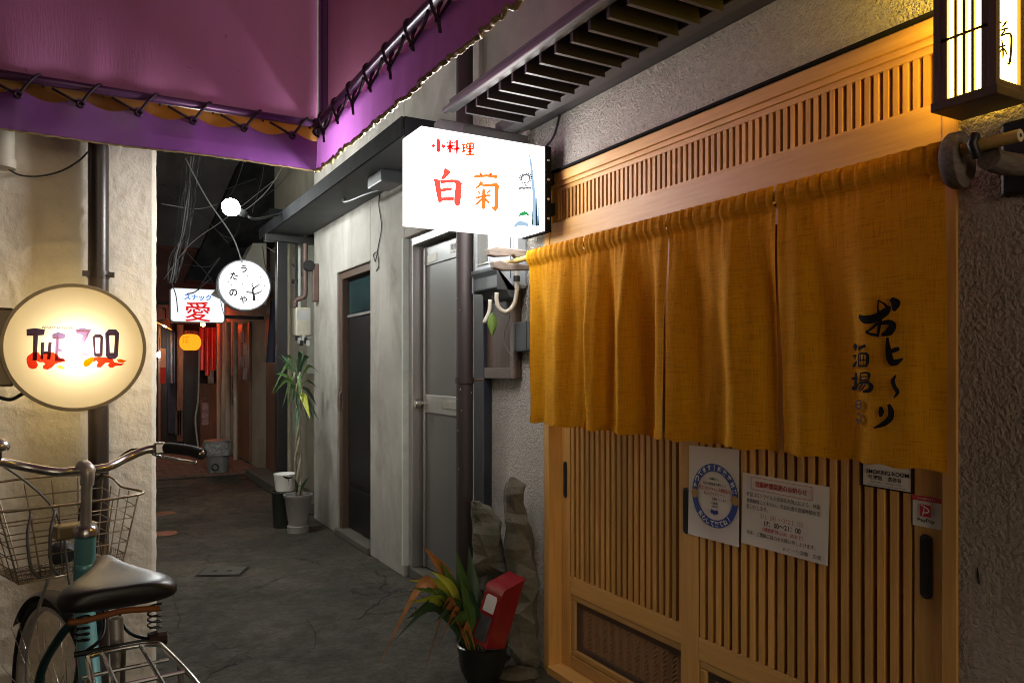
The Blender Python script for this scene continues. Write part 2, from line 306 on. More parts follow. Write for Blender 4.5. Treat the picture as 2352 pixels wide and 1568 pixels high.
class MB:
    def __init__(s): s.v = []; s.f = []
    def add(s, vs, fs):
        k = len(s.v); s.v += [V(p) for p in vs]; s.f += [tuple(i + k for i in f) for f in fs]; return s
    def box(s, x0, x1, y0, y1, z0, z1, M=None):
        vs = [V((x, y, z)) for x in (x0, x1) for y in (y0, y1) for z in (z0, z1)]
        if M is not None: vs = [M @ p for p in vs]
        return s.add(vs, [(0, 1, 3, 2), (4, 6, 7, 5), (0, 4, 5, 1), (2, 3, 7, 6), (0, 2, 6, 4), (1, 5, 7, 3)])
    def cbox(s, c, sz, M=None):
        a, b, d = sz[0] / 2, sz[1] / 2, sz[2] / 2
        T = Matrix.Translation(V(c)) @ (M.to_4x4() if M is not None else Matrix())
        return s.box(-a, a, -b, b, -d, d, T)
    def tube(s, pts, r, n=8, closed=False, caps=True):
        P = [V(p) for p in pts]; m = len(P)
        rr = r if isinstance(r, (list, tuple)) else [r] * m
        vs = []; nrm = None
        for i in range(m):
            if closed: t = P[(i + 1) % m] - P[(i - 1) % m]
            else: t = P[min(i + 1, m - 1)] - P[max(i - 1, 0)]
            if t.length < 1e-9: t = V((0, 0, 1))
            t.normalize()
            if nrm is None:
                nrm = t.cross(V((0, 0, 1)))
                if nrm.length < .1: nrm = t.cross(V((1, 0, 0)))
            nrm = (nrm - t * nrm.dot(t)).normalized(); b = t.cross(nrm)
            for k in range(n):
                a = 2 * math.pi * k / n; vs.append(P[i] + (nrm * math.cos(a) + b * math.sin(a)) * rr[i])
        fs = []
        for i in range(m if closed else m - 1):
            j = (i + 1) % m
            for k in range(n):
                l = (k + 1) % n; fs.append((i * n + k, i * n + l, j * n + l, j * n + k))
        if caps and not closed: fs += [tuple(reversed(range(n))), tuple(range((m - 1) * n, m * n))]
        return s.add(vs, fs)
    def lathe(s, prof, M=None, n=24, closed=False):
        M = M or Matrix(); vs = []; m = len(prof)
        for (r, h) in prof:
            for k in range(n):
                a = 2 * math.pi * k / n; vs.append(M @ V((r * math.cos(a), r * math.sin(a), h)))
        fs = []
        for i in range(m if closed else m - 1):
            j = (i + 1) % m
            for k in range(n):
                l = (k + 1) % n; fs.append((i * n + k, i * n + l, j * n + l, j * n + k))
        if not closed and max(h for _, h in prof) - min(h for _, h in prof) > 1e-6:
            if prof[0][0] > 1e-6: fs.append(tuple(reversed(range(n))))
            if prof[-1][0] > 1e-6: fs.append(tuple(range((m - 1) * n, m * n)))
        return s.add(vs, fs)
    def prism(s, poly, vec):
        P = [V(p) for p in poly]; n = len(P); vec = V(vec)
        fs = [tuple(range(n)), tuple(reversed(range(n, 2 * n)))] + [(i, i + n, (i + 1) % n + n, (i + 1) % n) for i in range(n)]
        return s.add(P + [p + vec for p in P], fs)
    def grid(s, fn, nu, nv):
        vs = [fn(i / nu, j / nv) for i in range(nu + 1) for j in range(nv + 1)]
        fs = [(i * (nv + 1) + j, (i + 1) * (nv + 1) + j, (i + 1) * (nv + 1) + j + 1, i * (nv + 1) + j + 1) for i in range(nu) for j in range(nv)]
        return s.add(vs, fs)
    def mesh(s, name, m, smooth=False, origin=None):
        o = V(origin) if origin is not None else V((0, 0, 0))
        me = bpy.data.meshes.new(name); me.from_pydata([tuple(p - o) for p in s.v], [], s.f)
        if smooth is not False:
            me.polygons.foreach_set('use_smooth', [True] * len(me.polygons))
            if smooth is not True: me.set_sharp_from_angle(angle=rad(smooth))
        me.materials.append(MATS[m] if isinstance(m, str) else m)
        return me
    def build(s, name, m, parent=None, smooth=False, bevel=0, fix=True):
        lo = V([min(p[i] for p in s.v) for i in range(3)]); hi = V([max(p[i] for p in s.v) for i in range(3)])
        o = V(((lo.x + hi.x) / 2, (lo.y + hi.y) / 2, lo.z if parent is None else (lo.z + hi.z) / 2))
        me = s.mesh(name, m, smooth, o)
        if fix:
            import bmesh
            b = bmesh.new(); b.from_mesh(me); bmesh.ops.recalc_face_normals(b, faces=b.faces); b.to_mesh(me); b.free()
        ob = inst(name, me, parent, Matrix.Translation(o))
        if bevel:
            md = ob.modifiers.new('bevel', 'BEVEL'); md.width = bevel; md.segments = 2; md.limit_method = 'ANGLE'; md.angle_limit = rad(40)
        return ob
def tube(name, pts, r, m, parent=None, n=8, k=6, closed=False):
    return MB().tube(catmull(pts, k, closed) if k else pts, r if not isinstance(r, list) else r, n, closed).build(name, m, parent, smooth=True)
def frameM(o, ex, ey):
    ex = V(ex).normalized(); ey = V(ey).normalized(); ez = ex.cross(ey)
    return Matrix(((ex.x, ey.x, ez.x, o[0]), (ex.y, ey.y, ez.y, o[1]), (ex.z, ey.z, ez.z, o[2]), (0, 0, 0, 1)))
# lettering -----------------------------------------------------------------
_tc = {}
def glyphs(s, bold=0., shear=0.):
    key = (s, bold, shear)
    if key not in _tc:
        c = bpy.data.curves.new('lettering', 'FONT'); c.body = s; c.size = 1; c.offset = bold; c.shear = shear; c.resolution_u = 3
        o = bpy.data.objects.new('lettering', c); col.objects.link(o)
        bpy.context.view_layer.update()
        me = bpy.data.meshes.new_from_object(o.evaluated_get(bpy.context.evaluated_depsgraph_get()))
        vs = [tuple(v.co) for v in me.vertices]; fs = [tuple(p.vertices) for p in me.polygons]
        bpy.data.objects.remove(o); bpy.data.meshes.remove(me)
        _tc[key] = (vs, fs)
    return _tc[key]
def text(s, parent, m, o, ex, ey, w=None, h=None, bold=0., shear=0., rot=0., name='lettering', left=False):
    vs, fs = glyphs(s, bold, shear)
    if not vs: return None
    x0, x1 = min(v[0] for v in vs), max(v[0] for v in vs); y0, y1 = min(v[1] for v in vs), max(v[1] for v in vs)
    sy = (h / (y1 - y0)) if h else w / (x1 - x0); sx = (w / (x1 - x0)) if w else sy
    ex, ey, o = V(ex), V(ey), V(o); ca, sa = math.cos(rot), math.sin(rot); out = []
    for v in vs:
        a = (v[0] - (x0 if left else (x0 + x1) / 2)) * sx; b = (v[1] - (y0 + y1) / 2) * sy
        a, b = a * ca - b * sa, a * sa + b * ca
        out.append(o + ex * a + ey * b)
    return MB().add(out, fs).build(name, m, parent, fix=False)
def brush(mb, pts, widths, proj, n=7):
    """a tapering brush stroke through picture points, laid on a surface by proj(u, v)"""
    P = catmull([V((p[0], p[1], 0)) for p in pts], n); m = len(P); W = []
    for i in range(m):
        t = i / (m - 1) * (len(widths) - 1); k = min(int(t), len(widths) - 2); W.append(widths[k] + (widths[k + 1] - widths[k]) * (t - k))
    vs = []
    for i in range(m):
        t = P[min(i + 1, m - 1)] - P[max(i - 1, 0)]
        if t.length < 1e-9: t = V((1, 0, 0))
        t.normalize(); nn = V((-t.y, t.x, 0)) * W[i] / 2
        for k in (-1, -.5, 0, .5, 1): q = P[i] + nn * k; vs.append(proj(q.x, q.y))
    mb.add(vs, [(i * 5 + k, i * 5 + k + 1, i * 5 + k + 6, i * 5 + k + 5) for i in range(m - 1) for k in range(4)])
def inflate(P, d):
    A = sum(P[i][0] * P[(i + 1) % len(P)][1] - P[(i + 1) % len(P)][0] * P[i][1] for i in range(len(P))); sg = 1 if A > 0 else -1; out = []
    for i in range(len(P)):
        a, b, c = V(P[i - 1] + (0,)), V(P[i] + (0,)), V(P[(i + 1) % len(P)] + (0,))
        e1, e2 = (b - a).normalized(), (c - b).normalized(); n = V((e1.y + e2.y, -e1.x - e2.x, 0)) * sg
        n = n.normalized() if n.length > .2 else V((0, 0, 0)); out.append((b.x + n.x * d, b.y + n.y * d))
    return out
def poly(mb, pts, proj): mb.add([proj(*p) for p in pts], [tuple(range(len(pts)))])

# =================================================================== SETTING
def ground():
    o = MB().grid(lambda a, b: V((-40 + 80 * a, -40 + 80 * b, 0)), 8, 8).build('ground', 'alley_concrete'); tag(o, kind='structure')
ground()
def paver_patch():
    o = MB().box(.4, 1.92, 9.7, 13.48, .004, .012).build('paved_path', 'cover_concrete'); tag(o, kind='structure')
    me = MB().box(-.096, .096, -.046, .046, 0, .022).mesh('paver', 'paver_red')
    j = 0; y = 9.76
    while y < 13.4:
        x = .55 + (.1 if j % 2 else 0)
        while x < 1.86:
            inst('paver', me, o, Matrix.Translation(V((x, y, .011 + RND.uniform(-.003, .002)))) @ Matrix.Rotation(RND.uniform(-.02, .02), 4, 'Z')); x += .2
        y += .1; j += 1
paver_patch()

W = 1.74        # street plane of the right-hand houses
# =================================================================== LEFT BUILDING
WY, CX = 3.25, .247
def left_building():
    t = thing('plaster_building', 'white rough plastered building on the left with a sharp corner', 'building', (-.3, WY, 0))
    def n3(p): return noise.fractal(p, .9, 2.1, 5)
    def fn(a, b):
        s = a * 1.55; z = b * 2.75; L0 = CX + .95
        if s <= L0: p = V((-.95 + s, WY, z)); nr = V((0, -1, 0))
        else: p = V((CX, WY + (s - L0), z)); nr = V((1, 0, 0))
        e = abs(s - L0)
        q = V((p.x * 1.6 + .6 * noise.noise(p * 3.), p.y, p.z * 4.2)); tro = abs(noise.noise(q * 1.4))
        d = .0022 * n3(p * 6.) + .007 * max(0, .16 - tro) / .16 * max(0., noise.noise(p * 2.1 + V((9, 0, 0))) + .25) + .0016 * n3(p * 34.)
        p = p + nr * d
        if e < .012: p = p + V((-.003 + .003 * noise.noise(V((0, 0, z * 22))), .005, 0))
        return p
    MB().grid(fn, 250, 300).build('front_wall', 'plaster_white', t, smooth=True)
    MB().box(-4, CX - .02, WY + .02, 9.4, 0, 2.74).box(-4, CX, WY + .0, 9.4, 2.755, 5.2).build('core_wall', 'plaster_white', t)
    MB().box(-4, -.87, -3, WY - .001, 0, 5.2).build('side_wall', 'brown_wood', t)  # unseen wall; its dark wood keeps bounce off the right-hand doors
left_building()
def left_pipe():
    t = thing('downpipe', 'dark brown round downpipe on the white plaster wall behind the bicycle', 'pipe', (.045, 3.195, 0))
    x = onY(226, 700, 3.19).x
    MB().tube([(x, 3.19, 0), (x, 3.19, 4.6)], .0345, 20).build('pipe', 'pipe_brown', t, smooth=40)
    z = onY(226, 631, 3.19).z
    for zz in (z, z - 1.15):
        c = MB().tube([(x, 3.19, zz - .012), (x, 3.19, zz + .012)], .0385, 20).build('clamp', 'pipe_brown', t, smooth=40)
        MB().box(x - .052, x + .052, 3.165, 3.171, zz - .01, zz + .01).tube([(x + .046, 3.15, zz), (x + .046, 3.2, zz)], .006, 6).build('clamp_ear', 'pipe_brown', c)
left_pipe()
def left_bits():
    p = [onY(u, v, 3.215) for u, v in ((-8, 250), (8, 330), (12, 384), (45, 402), (90, 405), (140, 393), (180, 370), (207, 344))]
    tag(tube('wall_cable', p[2:], .0032, 'cable_black'), 'thin black cable sagging to the brown downpipe under the canvas awning', 'cable')
    t = thing('vent_duct', 'short beige round duct end at the top left under the awning', 'duct', onY(0, 370, 3.18))
    a, b = onY(2, 250, 3.20), onY(2, 378, 3.20); a.z = 2.35
    MB().tube([a, b], .042, 18).build('duct', 'pipe_beige', t, smooth=40)
    MB().tube([b + V((0, 0, -.012)), b + V((0, 0, .02))], .046, 18).build('collar', 'pipe_beige', t, smooth=40)
left_bits()

# =================================================================== GREY BUILDING (right, middle)
GY0, GY1 = 3.42, 6.57
BD = (5.12, 5.86, .05, 2.02)      # black door: Y0 Y1 z0 z1
GD = (3.55, 4.42, .07, 2.08)      # grey door
def grey_building():
    t = thing('cement_building', 'grey cement rendered row house with a black door and a grey aluminium door', 'building', (W + .2, 5, 0))
    m = MB()
    m.box(W, W + .6, GD[1] + .03, BD[0] - .03, 0, 5.2)
    m.box(W, W + .6, BD[1] + .03, GY1, 0, 5.2)
    m.box(W, W + .6, GY0, GD[0], 0, 5.2)
    m.box(W, W + .6, BD[0] - .03, BD[1] + .03, BD[3] + .03, 5.2)
    m.box(W, W + .6, GD[0], GD[1] + .03, GD[3] + .03, 5.2)
    m.box(W + .3, W + .6, BD[0] - .03, BD[1] + .03, 0, BD[3] + .03); m.box(W + .3, W + .6, GD[0], GD[1] + .03, 0, GD[3] + .03)
    m.build('wall', 'cement_grey', t, bevel=.006)
    MB().box(W - .02, W + .3, BD[0] - .029, BD[1] + .029, 0, .05).build('doorstep', 'cover_concrete', t, bevel=.008)
    MB().box(W + .02, W + .3, GD[0] + .001, GD[1] + .029, 0, .07).build('doorstep', 'cover_concrete', t, bevel=.008)
    # black door
    y0, y1, z0, z1 = BD; X = W + .075
    d = MB().box(X, X + .04, y0 + .035, y1 - .05, z0 + .012, z1 - .03).build('door', 'black_paint', t, bevel=.003); tag(d, 'black painted panelled door')
    MB().box(W + .02, W + .12, y0 - .028, y0 + .03, z0, z1 + .028).box(W + .02, W + .12, y1 - .045, y1 + .028, z0, z1 + .028).box(W + .02, W + .12, y0 + .03, y1 - .045, z1 - .025, z1 + .028).build('door_frame', 'brown_wood', d, bevel=.003)
    MB().box(X - .016, X - .001, y0 + .07, y1 - .09, 1.72, 1.975).build('upper_panel', 'black_gloss', d, bevel=.01)
    MB().box(X - .014, X - .001, y0 + .07, y1 - .09, .42, 1.69).build('middle_panel', 'black_paint', d, bevel=.008)
    MB().box(X - .014, X - .001, y0 + .07, y1 - .09, .1, .38).build('lower_panel', 'black_paint', d, bevel=.008)
    MB().box(X - .022, X - .001, y0 + .05, y1 - .07, 1.695, 1.715).build('rail', 'alu', d, bevel=.002)
    hz = onX(782, 922, W).z
    MB().tube(catmull([(X, y1 - .02, hz + .07), (X - .06, y1 - .02, hz + .07), (X - .06, y1 - .02, hz - .07), (X, y1 - .02, hz - .07)], 3), .009, 8).build('handle', 'pipe_rust', d, smooth=True)
    # grey aluminium door
    y0, y1, z0, z1 = GD; X = W + .10
    d = MB().box(X, X + .035, y0 + .01, y1 - .06, z0 + .01, z1 - .04).build('door', 'door_grey', t); tag(d, 'grey glazed aluminium door with a round knob')
    MB().box(W + .03, X + .05, y1 - .03, y1 + .029, z0, z1 + .029).box(W + .03, X + .05, y0, y1 - .03, z1 - .02, z1 + .029).build('door_frame', 'alu', d, bevel=.003)
    MB().box(W - .006, W + .05, y1 + .0295, y1 + .055, z0, z1 + .03).build('frame_trim', 'wall_pale', d)
    MB().box(X - .012, X - .0005, y1 - .088, y1 - .06, z0 + .01, z1 - .04).build('stile', 'alu', d, bevel=.002)
    kz = onX(1000, 928, X).z
    MB().box(X - .010, X - .0005, y0 + .02, y1 - .089, kz - .055, kz + .055).build('lock_rail', 'alu', d, bevel=.003)
    MB().box(X - .016, X - .0102, y0 + .28, y1 - .36, kz - .02, kz + .03).build('letter_slot', 'chrome', d, bevel=.004)
    MB().box(X - .010, X - .0005, y0 + .02, y1 - .089, z1 - .15, z1 - .04).build('top_rail', 'door_grey', d)
    k = onX(972, 928, X - .05)
    MB().lathe([(.012, 0), (.012, .03), (.026, .04), (.031, .055), (.026, .072), (0, .074)], frameM((X - .0, y1 - .075, kz), (0, 1, 0), (0, 0, 1)) @ Matrix.Rotation(math.pi, 4, 'X'), 18).build('knob', 'chrome', d, smooth=50)
    g = onX(988, 585, X - .012)
    MB().prism([onX(u, v, X - .0125) for u, v in ((982, 588), (1003, 579), (1003, 597), (994, 600), (982, 604))], (.001, 0, 0)).build('torn_sticker', 'pipe_beige', d)
    a = onX(1041, 567, X - .0125)
    pl = MB().box(X - .0135, X - .0105, a.y - .055, a.y + .045, a.z - .028, a.z + .028).build('name_plate', 'label_white', d)
    text('貸席', pl, 'ink_black', (X - .0145, a.y - .004, a.z), (0, -1, 0), UP, h=.034, w=.075)
    # canopy over the doors
    c = MB().box(1.39, W + .0, 3.56, 7.06, 2.475, 2.50).build('canopy', 'soffit', t); tag(c, 'dark projecting canopy over the doors')
    MB().box(1.375, 1.389, 3.555, 7.065, 2.458, 2.555).box(1.375, W + .3, 7.061, 7.075, 2.458, 2.555).box(1.3895, W - .001, 3.545, 3.559, 2.458, 2.555).build('fascia', 'metal_fascia', c, bevel=.003)
    MB().box(1.39, W - .001, 3.56, 7.06, 2.54, 2.555).build('canopy_roof', 'metal_fascia', c)
    # conduit along the soffit
    P = [onX(u, v, 1.60) for u, v in ((822, 345), (822, 372), (838, 388), (870, 390), (905, 388))]
    tube('conduit', [V((1.56, 5.1, 2.47)), V((1.56, 5.1, 2.445)), V((1.57, 4.98, 2.43)), V((1.60, 4.75, 2.43)), V((1.66, 4.5, 2.43))], .011, 'cable_black', t)
    MB().box(1.52, 1.66, 4.25, 4.5, 2.40, 2.474).build('junction_box', 'dark_plastic', t, bevel=.008)
    MB().box(W - .003, W + .002, 4.93, 4.935, 0, .01).build('base_joint', 'cover_concrete', t)
grey_building()
def wall_fittings():
    # wire with a loop on the wall
    p = [onX(u, v, W - .006) for u, v in ((874, 430), (870, 470), (876, 520), (868, 570), (862, 600), (858, 585), (866, 580), (870, 610), (864, 622))]
    tag(tube('loose_wire', p, .0035, 'cable_black'), 'loose black wire ending in a loop over the black door', 'cable')
    t = thing('iron_bracket', 'rusty iron bracket on the cement wall beside the black door', 'bracket', onX(730, 670, W))
    a = onX(731, 612, W)
    MB().box(W - .05, W - .001, a.y - .03, a.y + .03, a.z - .30, a.z + .02).build('plate', 'pipe_rust', t, bevel=.006)
    MB().lathe([(.045, -.03), (.05, 0), (.045, .03)], Matrix.Translation((W - .08, a.y, a.z)) @ Matrix.Rotation(rad(90), 4, 'X'), 14).build('pulley', 'iron_black', t, smooth=40)
wall_fittings()
def canopy_post():
    t = thing('corner_post', 'black square post carrying the far end of the canopy beside the potted plants', 'post', (1.47, 6.72, 0))
    a = onD(646, 846, 6.62)
    MB().box(a.x - .045, a.x + .045, a.y - .045, a.y + .045, 0, 2.40).build('post', 'black_paint', t, bevel=.006)
    MB().box(1.36, 1.95, a.y - .045, a.y + .045, 2.401, 2.46).build('beam', 'iron_black', t, bevel=.004)
canopy_post()

# =================================================================== RESTAURANT
OY0, OY1, OZ = 1.041, 2.749, 2.115       # door opening
JX = 1.733
def restaurant():
    t = thing('restaurant_building', 'roughcast tavern front with pale cypress sliding doors on the right', 'building', (W, 1.9, 0))
    m = MB().box(W, W + .35, 2.787, GY0 - .002, 0, 2.62).box(W, W + .35, 1.006, 2.787, 2.13, 2.62)
    m.build('roughcast_wall', 'roughcast', t)
    MB().box(W, W + .35, -2.5, 1.006, 0, 2.62).build('roughcast_pier', 'roughcast_brown', t)
    MB().box(W + .02, W + .4, -2.5, GY0 - .002, 2.621, 5.2).build('upper_wall', 'upper_board', t)
    MB().box(W + .3, W + .36, .9, 2.9, 0, 2.3).build('inner_wall', 'dark_wall', t)
    # door frame
    f = MB().box(JX, W + .16, OY1, 2.786, 0, 2.125).build('door_frame', 'hinoki_z', t, bevel=.002)
    MB().box(JX, W + .16, 1.007, OY0, 0, 2.125).build('jamb', 'hinoki_z', f, bevel=.002)
    MB().box(JX + .001, W + .16, OY0 + .0005, OY1 - .0005, 2.083, 2.124).build('head', 'hinoki_y', f, bevel=.002)
    MB().box(JX + .012, W + .15, OY0 + .0005, OY1 - .0005, 2.066, 2.0825).build('head_moulding', 'hinoki_y', f)
    MB().box(JX + .006, W + .12, OY0 + .0005, OY1 - .0005, 1.775, 1.917).build('lintel', 'hinoki_y', f, bevel=.002)
    MB().box(JX - .01, W + .16, OY0 + .0005, OY1 - .0005, 0, .03).build('threshold', 'hinoki_y', f)
    MB().box(JX - .012, JX + .004, 1.0, 2.79, 2.1255, 2.133).build('drip_edge', 'metal_fascia', f)
    # transom lattice
    tr = MB().box(JX + .02, JX + .06, OY0 + .001, OY1 - .001, 2.048, 2.0655).build('transom', 'hinoki_y', t)
    MB().box(JX + .02, JX + .06, OY0 + .001, OY1 - .001, 1.9175, 1.926).build('bottom_rail', 'hinoki_y', tr)
    MB().box(JX + .018, JX + .06, OY1 - .05, OY1 - .001, 1.926, 2.048).build('end_stile', 'hinoki_z', tr)
    MB().box(JX + .018, JX + .06, OY0 + .001, OY0 + .018, 1.926, 2.048).build('end_stile', 'hinoki_z', tr)
    MB().box(JX + .075, JX + .08, OY0, OY1, 1.92, 2.06).build('back_board', 'brown_wood', tr)
    me = MB().box(-.012, .012, -.0068, .0068, -.0612, .0612).mesh('slat', 'hinoki_z')
    n = 63; ya, yb = OY0 + .026, OY1 - .058
    for i in range(n):
        inst('slat', me, tr, Matrix.Translation((JX + .034, ya + (yb - ya) * i / (n - 1), 1.987)))
    # sliding doors
    sl = MB().box(-.011, .011, -.0098, .0098, -.649, .649).mesh('slat', 'hinoki_z')
    def door(X, y0, y1, sw0, sw1, hy, label, hy2=None):
        d = MB().box(X, X + .032, y1 - sw1, y1, .031, 1.774).build('sliding_door', 'hinoki_z', t, bevel=.002); tag(d, label)
        MB().box(X, X + .032, y0, y0 + sw0, .031, 1.774).build('stile', 'hinoki_z', d, bevel=.002)
        a, b = y0 + sw0 + .0005, y1 - sw1 - .0005
        MB().box(X + .001, X + .031, a, b, 1.72, 1.7735).build('top_rail', 'hinoki_y', d)
        MB().box(X + .001, X + .031, a, b, .345, .42).build('lock_rail', 'hinoki_y', d, bevel=.003)
        MB().box(X + .001, X + .031, a, b, .032, .085).build('bottom_rail', 'hinoki_y', d, bevel=.002)
        MB().box(X + .021, X + .030, a, b, .74, .875).build('middle_rail', 'hinoki_y', d)
        MB().box(X + .0305, X + .033, a, b, .42, 1.72).build('pane', 'glass_dark', d)
        n = 21; p = (b - a) / n
        for i in range(n): inst('slat', sl, d, Matrix.Translation((X + .0115, a + p * (i + .5), 1.070)))
        # moulding round the carved panel
        MB().box(X + .004, X + .03, a, b, .318, .3445).box(X + .004, X + .03, a, b, .0855, .112).box(X + .004, X + .03, a, a + .03, .112, .318).box(X + .004, X + .03, b - .03, b, .112, .318).build('panel_moulding', 'hinoki_y', d, bevel=.006)
        MB().box(X + .014, X + .03, a + .0305, b - .0305, .1125, .135).box(X + .014, X + .03, a + .0305, b - .0305, .295, .3175).box(X + .014, X + .03, a + .0305, a + .06, .135, .295).box(X + .014, X + .03, b - .06, b - .0305, .135, .295).build('panel_frame', 'brown_wood', d, bevel=.003)
        A, B = a + .06, b - .06
        def fn(i, j):
            y = A + (B - A) * i; z = .135 + .16 * j
            ph = z / .0165 - .55 * math.sin(2 * math.pi * y / .052)
            f = ph - math.floor(ph)
            return V((X + .024 - .006 * (1 - f) ** 1.2, y, z))
        MB().grid(fn, 150, 70).build('carved_panel', 'woven_panel', d, smooth=False)
        for q in ([hy] if hy2 is None else [hy, hy2]):
            yy, zz, hh, ww = q
            pts = [(X - .0025, yy + ww / 2 * math.cos(t_) , zz + (hh / 2 - ww / 2) * (1 if math.sin(t_) > 0 else -1) + ww / 2 * math.sin(t_)) for t_ in [k * math.pi / 10 + .01 for k in range(20)]]
            h = MB().prism(pts, (.0022, 0, 0)).build('finger_pull', 'iron_black', d)
            pts2 = [(X - .0032, yy + (p_[1] - yy) * .7, zz + (p_[2] - zz) * .88) for p_ in pts]
            MB().prism(pts2, (.0006, 0, 0)).build('recess', 'hole_black', h)
    h1 = onX(1296, 1100, 1.80); h2 = onX(1578, 1172, 1.76); h3 = onX(2129, 1300, 1.76)
    door(1.80, 1.885, 2.7485, .06, .062, (2.72, h1.z, .155, .026), 'rear sliding lattice door')
    door(1.758, 1.0415, 1.952, .083, .083, (h3.y, h3.z, .155, .030), 'front sliding lattice door with the notices', (1.925, h2.z, .155, .028))
    k = onX(2126, 1345, 1.7545)
    # eave
    e = MB().box(1.29, W, -.6, 2.80, 2.372, 2.388).build('eave', 'black_wood_y', t); tag(e, 'small dark slatted eave above the entrance')
    MB().box(1.283, 1.31, -.6, 2.80, 2.335, 2.371).build('eave_edge', 'grey_edge', e, bevel=.004)
    MB().box(1.262, 1.282, -.6, 2.81, 2.33, 2.352).build('gutter', 'grey_edge', e, bevel=.005)
    MB().box(1.57, 1.625, -.6, 2.93, 2.322, 2.371).build('beam', 'grey_beam', e, bevel=.003)
    MB().box(1.6255, 1.70, -.6, 2.93, 2.345, 2.371).build('beam_back', 'black_wood_y', e, bevel=.003)
    MB().box(1.7005, W - .001, -.6, 2.9, 2.36, 2.371).build('wall_plate', 'black_wood_y', e)
    rm = MB().box(-.1295, .1295, -.007, .007, -.033, .033).mesh('rafter', 'black_wood_x');
    rm.materials.append(MATS['grey_edge'])
    for p_ in rm.polygons:
        if p_.normal.z < -.5 or p_.normal.x < -.5: p_.material_index = 1  # ends and undersides greyer: light on the rafter edges put into colour
    y = 2.69
    while y > -.55:
        r = inst('rafter', rm, e, Matrix.Translation((1.44, y, 2.338)))
        y -= .093
    # far end brackets of the eave
    MB().box(1.33, 1.72, 2.98, 3.05, 2.27, 2.37).build('end_board', 'grey_beam', e, bevel=.004)
    MB().box(1.38, 1.70, 2.86, 2.90, 2.20, 2.32).build('end_block', 'grey_beam', e, bevel=.004)
restaurant()
def pier_scratch():
    tag(MB().prism([onX(u, v, W - .002) for u, v in ((2244, 1302), (2247, 1318), (2250, 1342), (2247, 1338), (2243, 1318))], (.004, 0, 0)).build('wall_gouge', 'hole_black'), 'small black gouge in the brown roughcast pier', 'gouge')
pier_scratch()
def right_utilities():
    # brown drain pipe between grey door and restaurant
    a = onD(1067, 846, 3.60); x, y = a.x, a.y
    t = thing('drainpipe', 'chipped dark red brown drainpipe in front of the grey door', 'pipe', (x, y, 0))
    MB().tube([(x, y, 0), (x, y, 4.4)], .040, 18).build('pipe', 'dark_red_post', t, smooth=40)
    for v in (873, 330, 1440):
        z = onD(1067, v, 3.60).z
        c = MB().tube([(x, y, z - .014), (x, y, z + .014)], .045, 18).build('clamp', 'dark_red_post', t, smooth=40)
        MB().tube([(x, y, z), (W, y + .05, z)], .006, 6).build('stay', 'pipe_rust', c)
    m = MB()
    for k in range(14):
        v = RND.uniform(640, 1100); aa = RND.uniform(2.2, 5.2); z = onD(1067, v, 3.6).z; s = RND.uniform(.0012, .0035)
        n = V((math.cos(aa), math.sin(aa), 0)); p = V((x, y, z)) + n * .0403; tt = V((-n.y, n.x, 0))
        m.add([p - tt * s * .5 - UP * s * 1.5, p + tt * s * .5 - UP * s, p + tt * s * .6 + UP * s * 1.2, p - tt * s * .3 + UP * s * 1.6], [(0, 1, 2, 3)])
    m.build('paint_chip', 'paper', t)
    # navy board post
    a, b = onX(1088, 846, W - .05), onX(1110, 846, W - .05)
    tag(MB().box(W - .05, W - .002, b.y, a.y, 0, 2.25).build('board_post', 'navy_paint', bevel=.004), 'narrow navy painted board beside the drainpipe', 'post')
    # meter box
    t = thing('meter_box', 'pale steel electric meter box with dark lower cover below the white sign', 'meter', (W, 3.0, 1.6))
    y0, y1 = 2.93, 3.17; X0 = 1.585
    MB().box(X0, W - .001, y0, y1, 1.655, 2.02).build('housing', 'steel_box', t, bevel=.018)
    pr = [(X0 - .016, 1.752), (X0 - .014, 1.735), (X0 + .062, 1.612), (X0 + .10, 1.605), (X0 + .10, 1.6545), (X0 - .0005, 1.6545), (X0 - .0005, 1.752)]
    MB().prism([(px, y0 - .003, pz) for px, pz in pr], (0, y1 - y0 + .006, 0)).build('lower_cover', 'dark_plastic', t, bevel=.01)
    wn = MB().box(X0 - .006, X0 - .0005, y1 - .16, y1 - .045, 1.77, 1.99).build('window_frame', 'alu', t, bevel=.003)
    MB().box(X0 - .0075, X0 - .0062, y1 - .150, y1 - .055, 1.782, 1.98).build('pane', 'glass_window', wn)
    MB().lathe([(.019, 0), (.019, .004), (0, .0042)], frameM((X0 + .024, y0 + .10, 1.674), (0, -1, 0), (-.52, 0, .85)), 18).build('maker_badge', 'tag_grey', t)
    MB().box(X0 + .06, X0 + .064, y0 - .003, y0 + .001, 1.70, 2.02).build('seam', 'dark_plastic', t)
    # conduit
    t = thing('conduit_pipe', 'beige conduit curving into the bottom of the meter box', 'pipe', (1.66, 2.87, 1.55))
    P = [onD(u, v, 3.34) for u, v in ((1186, 500), (1186, 640), (1187, 668), (1180, 700), (1163, 716), (1147, 708), (1141, 690), (1141, 672))]
    tube('pipe', P, .0095, 'pipe_beige', t, 10)
    tube('tail', [onD(u, v, 3.42) for u, v in ((1126, 688), (1124, 715), (1112, 742))], .0095, 'pipe_beige', t, 10)
    c = onD(1187, 640, 3.34); MB().tube([c - UP * .012, c + UP * .012], .015, 12).build('clip', 'iron_black', t)
    # brown board behind
    t = thing('wall_panel', 'dark brown wooden panel on the roughcast wall under the meter box', 'panel', (W, 3.0, 1.2))
    a, b = onX(1112, 880, W - .03), onX(1186, 870, W - .03)
    MB().box(W - .03, W - .001, b.y, a.y, b.z, onX(1186, 600, W - .03).z).build('board', 'brown_wood', t, bevel=.004)
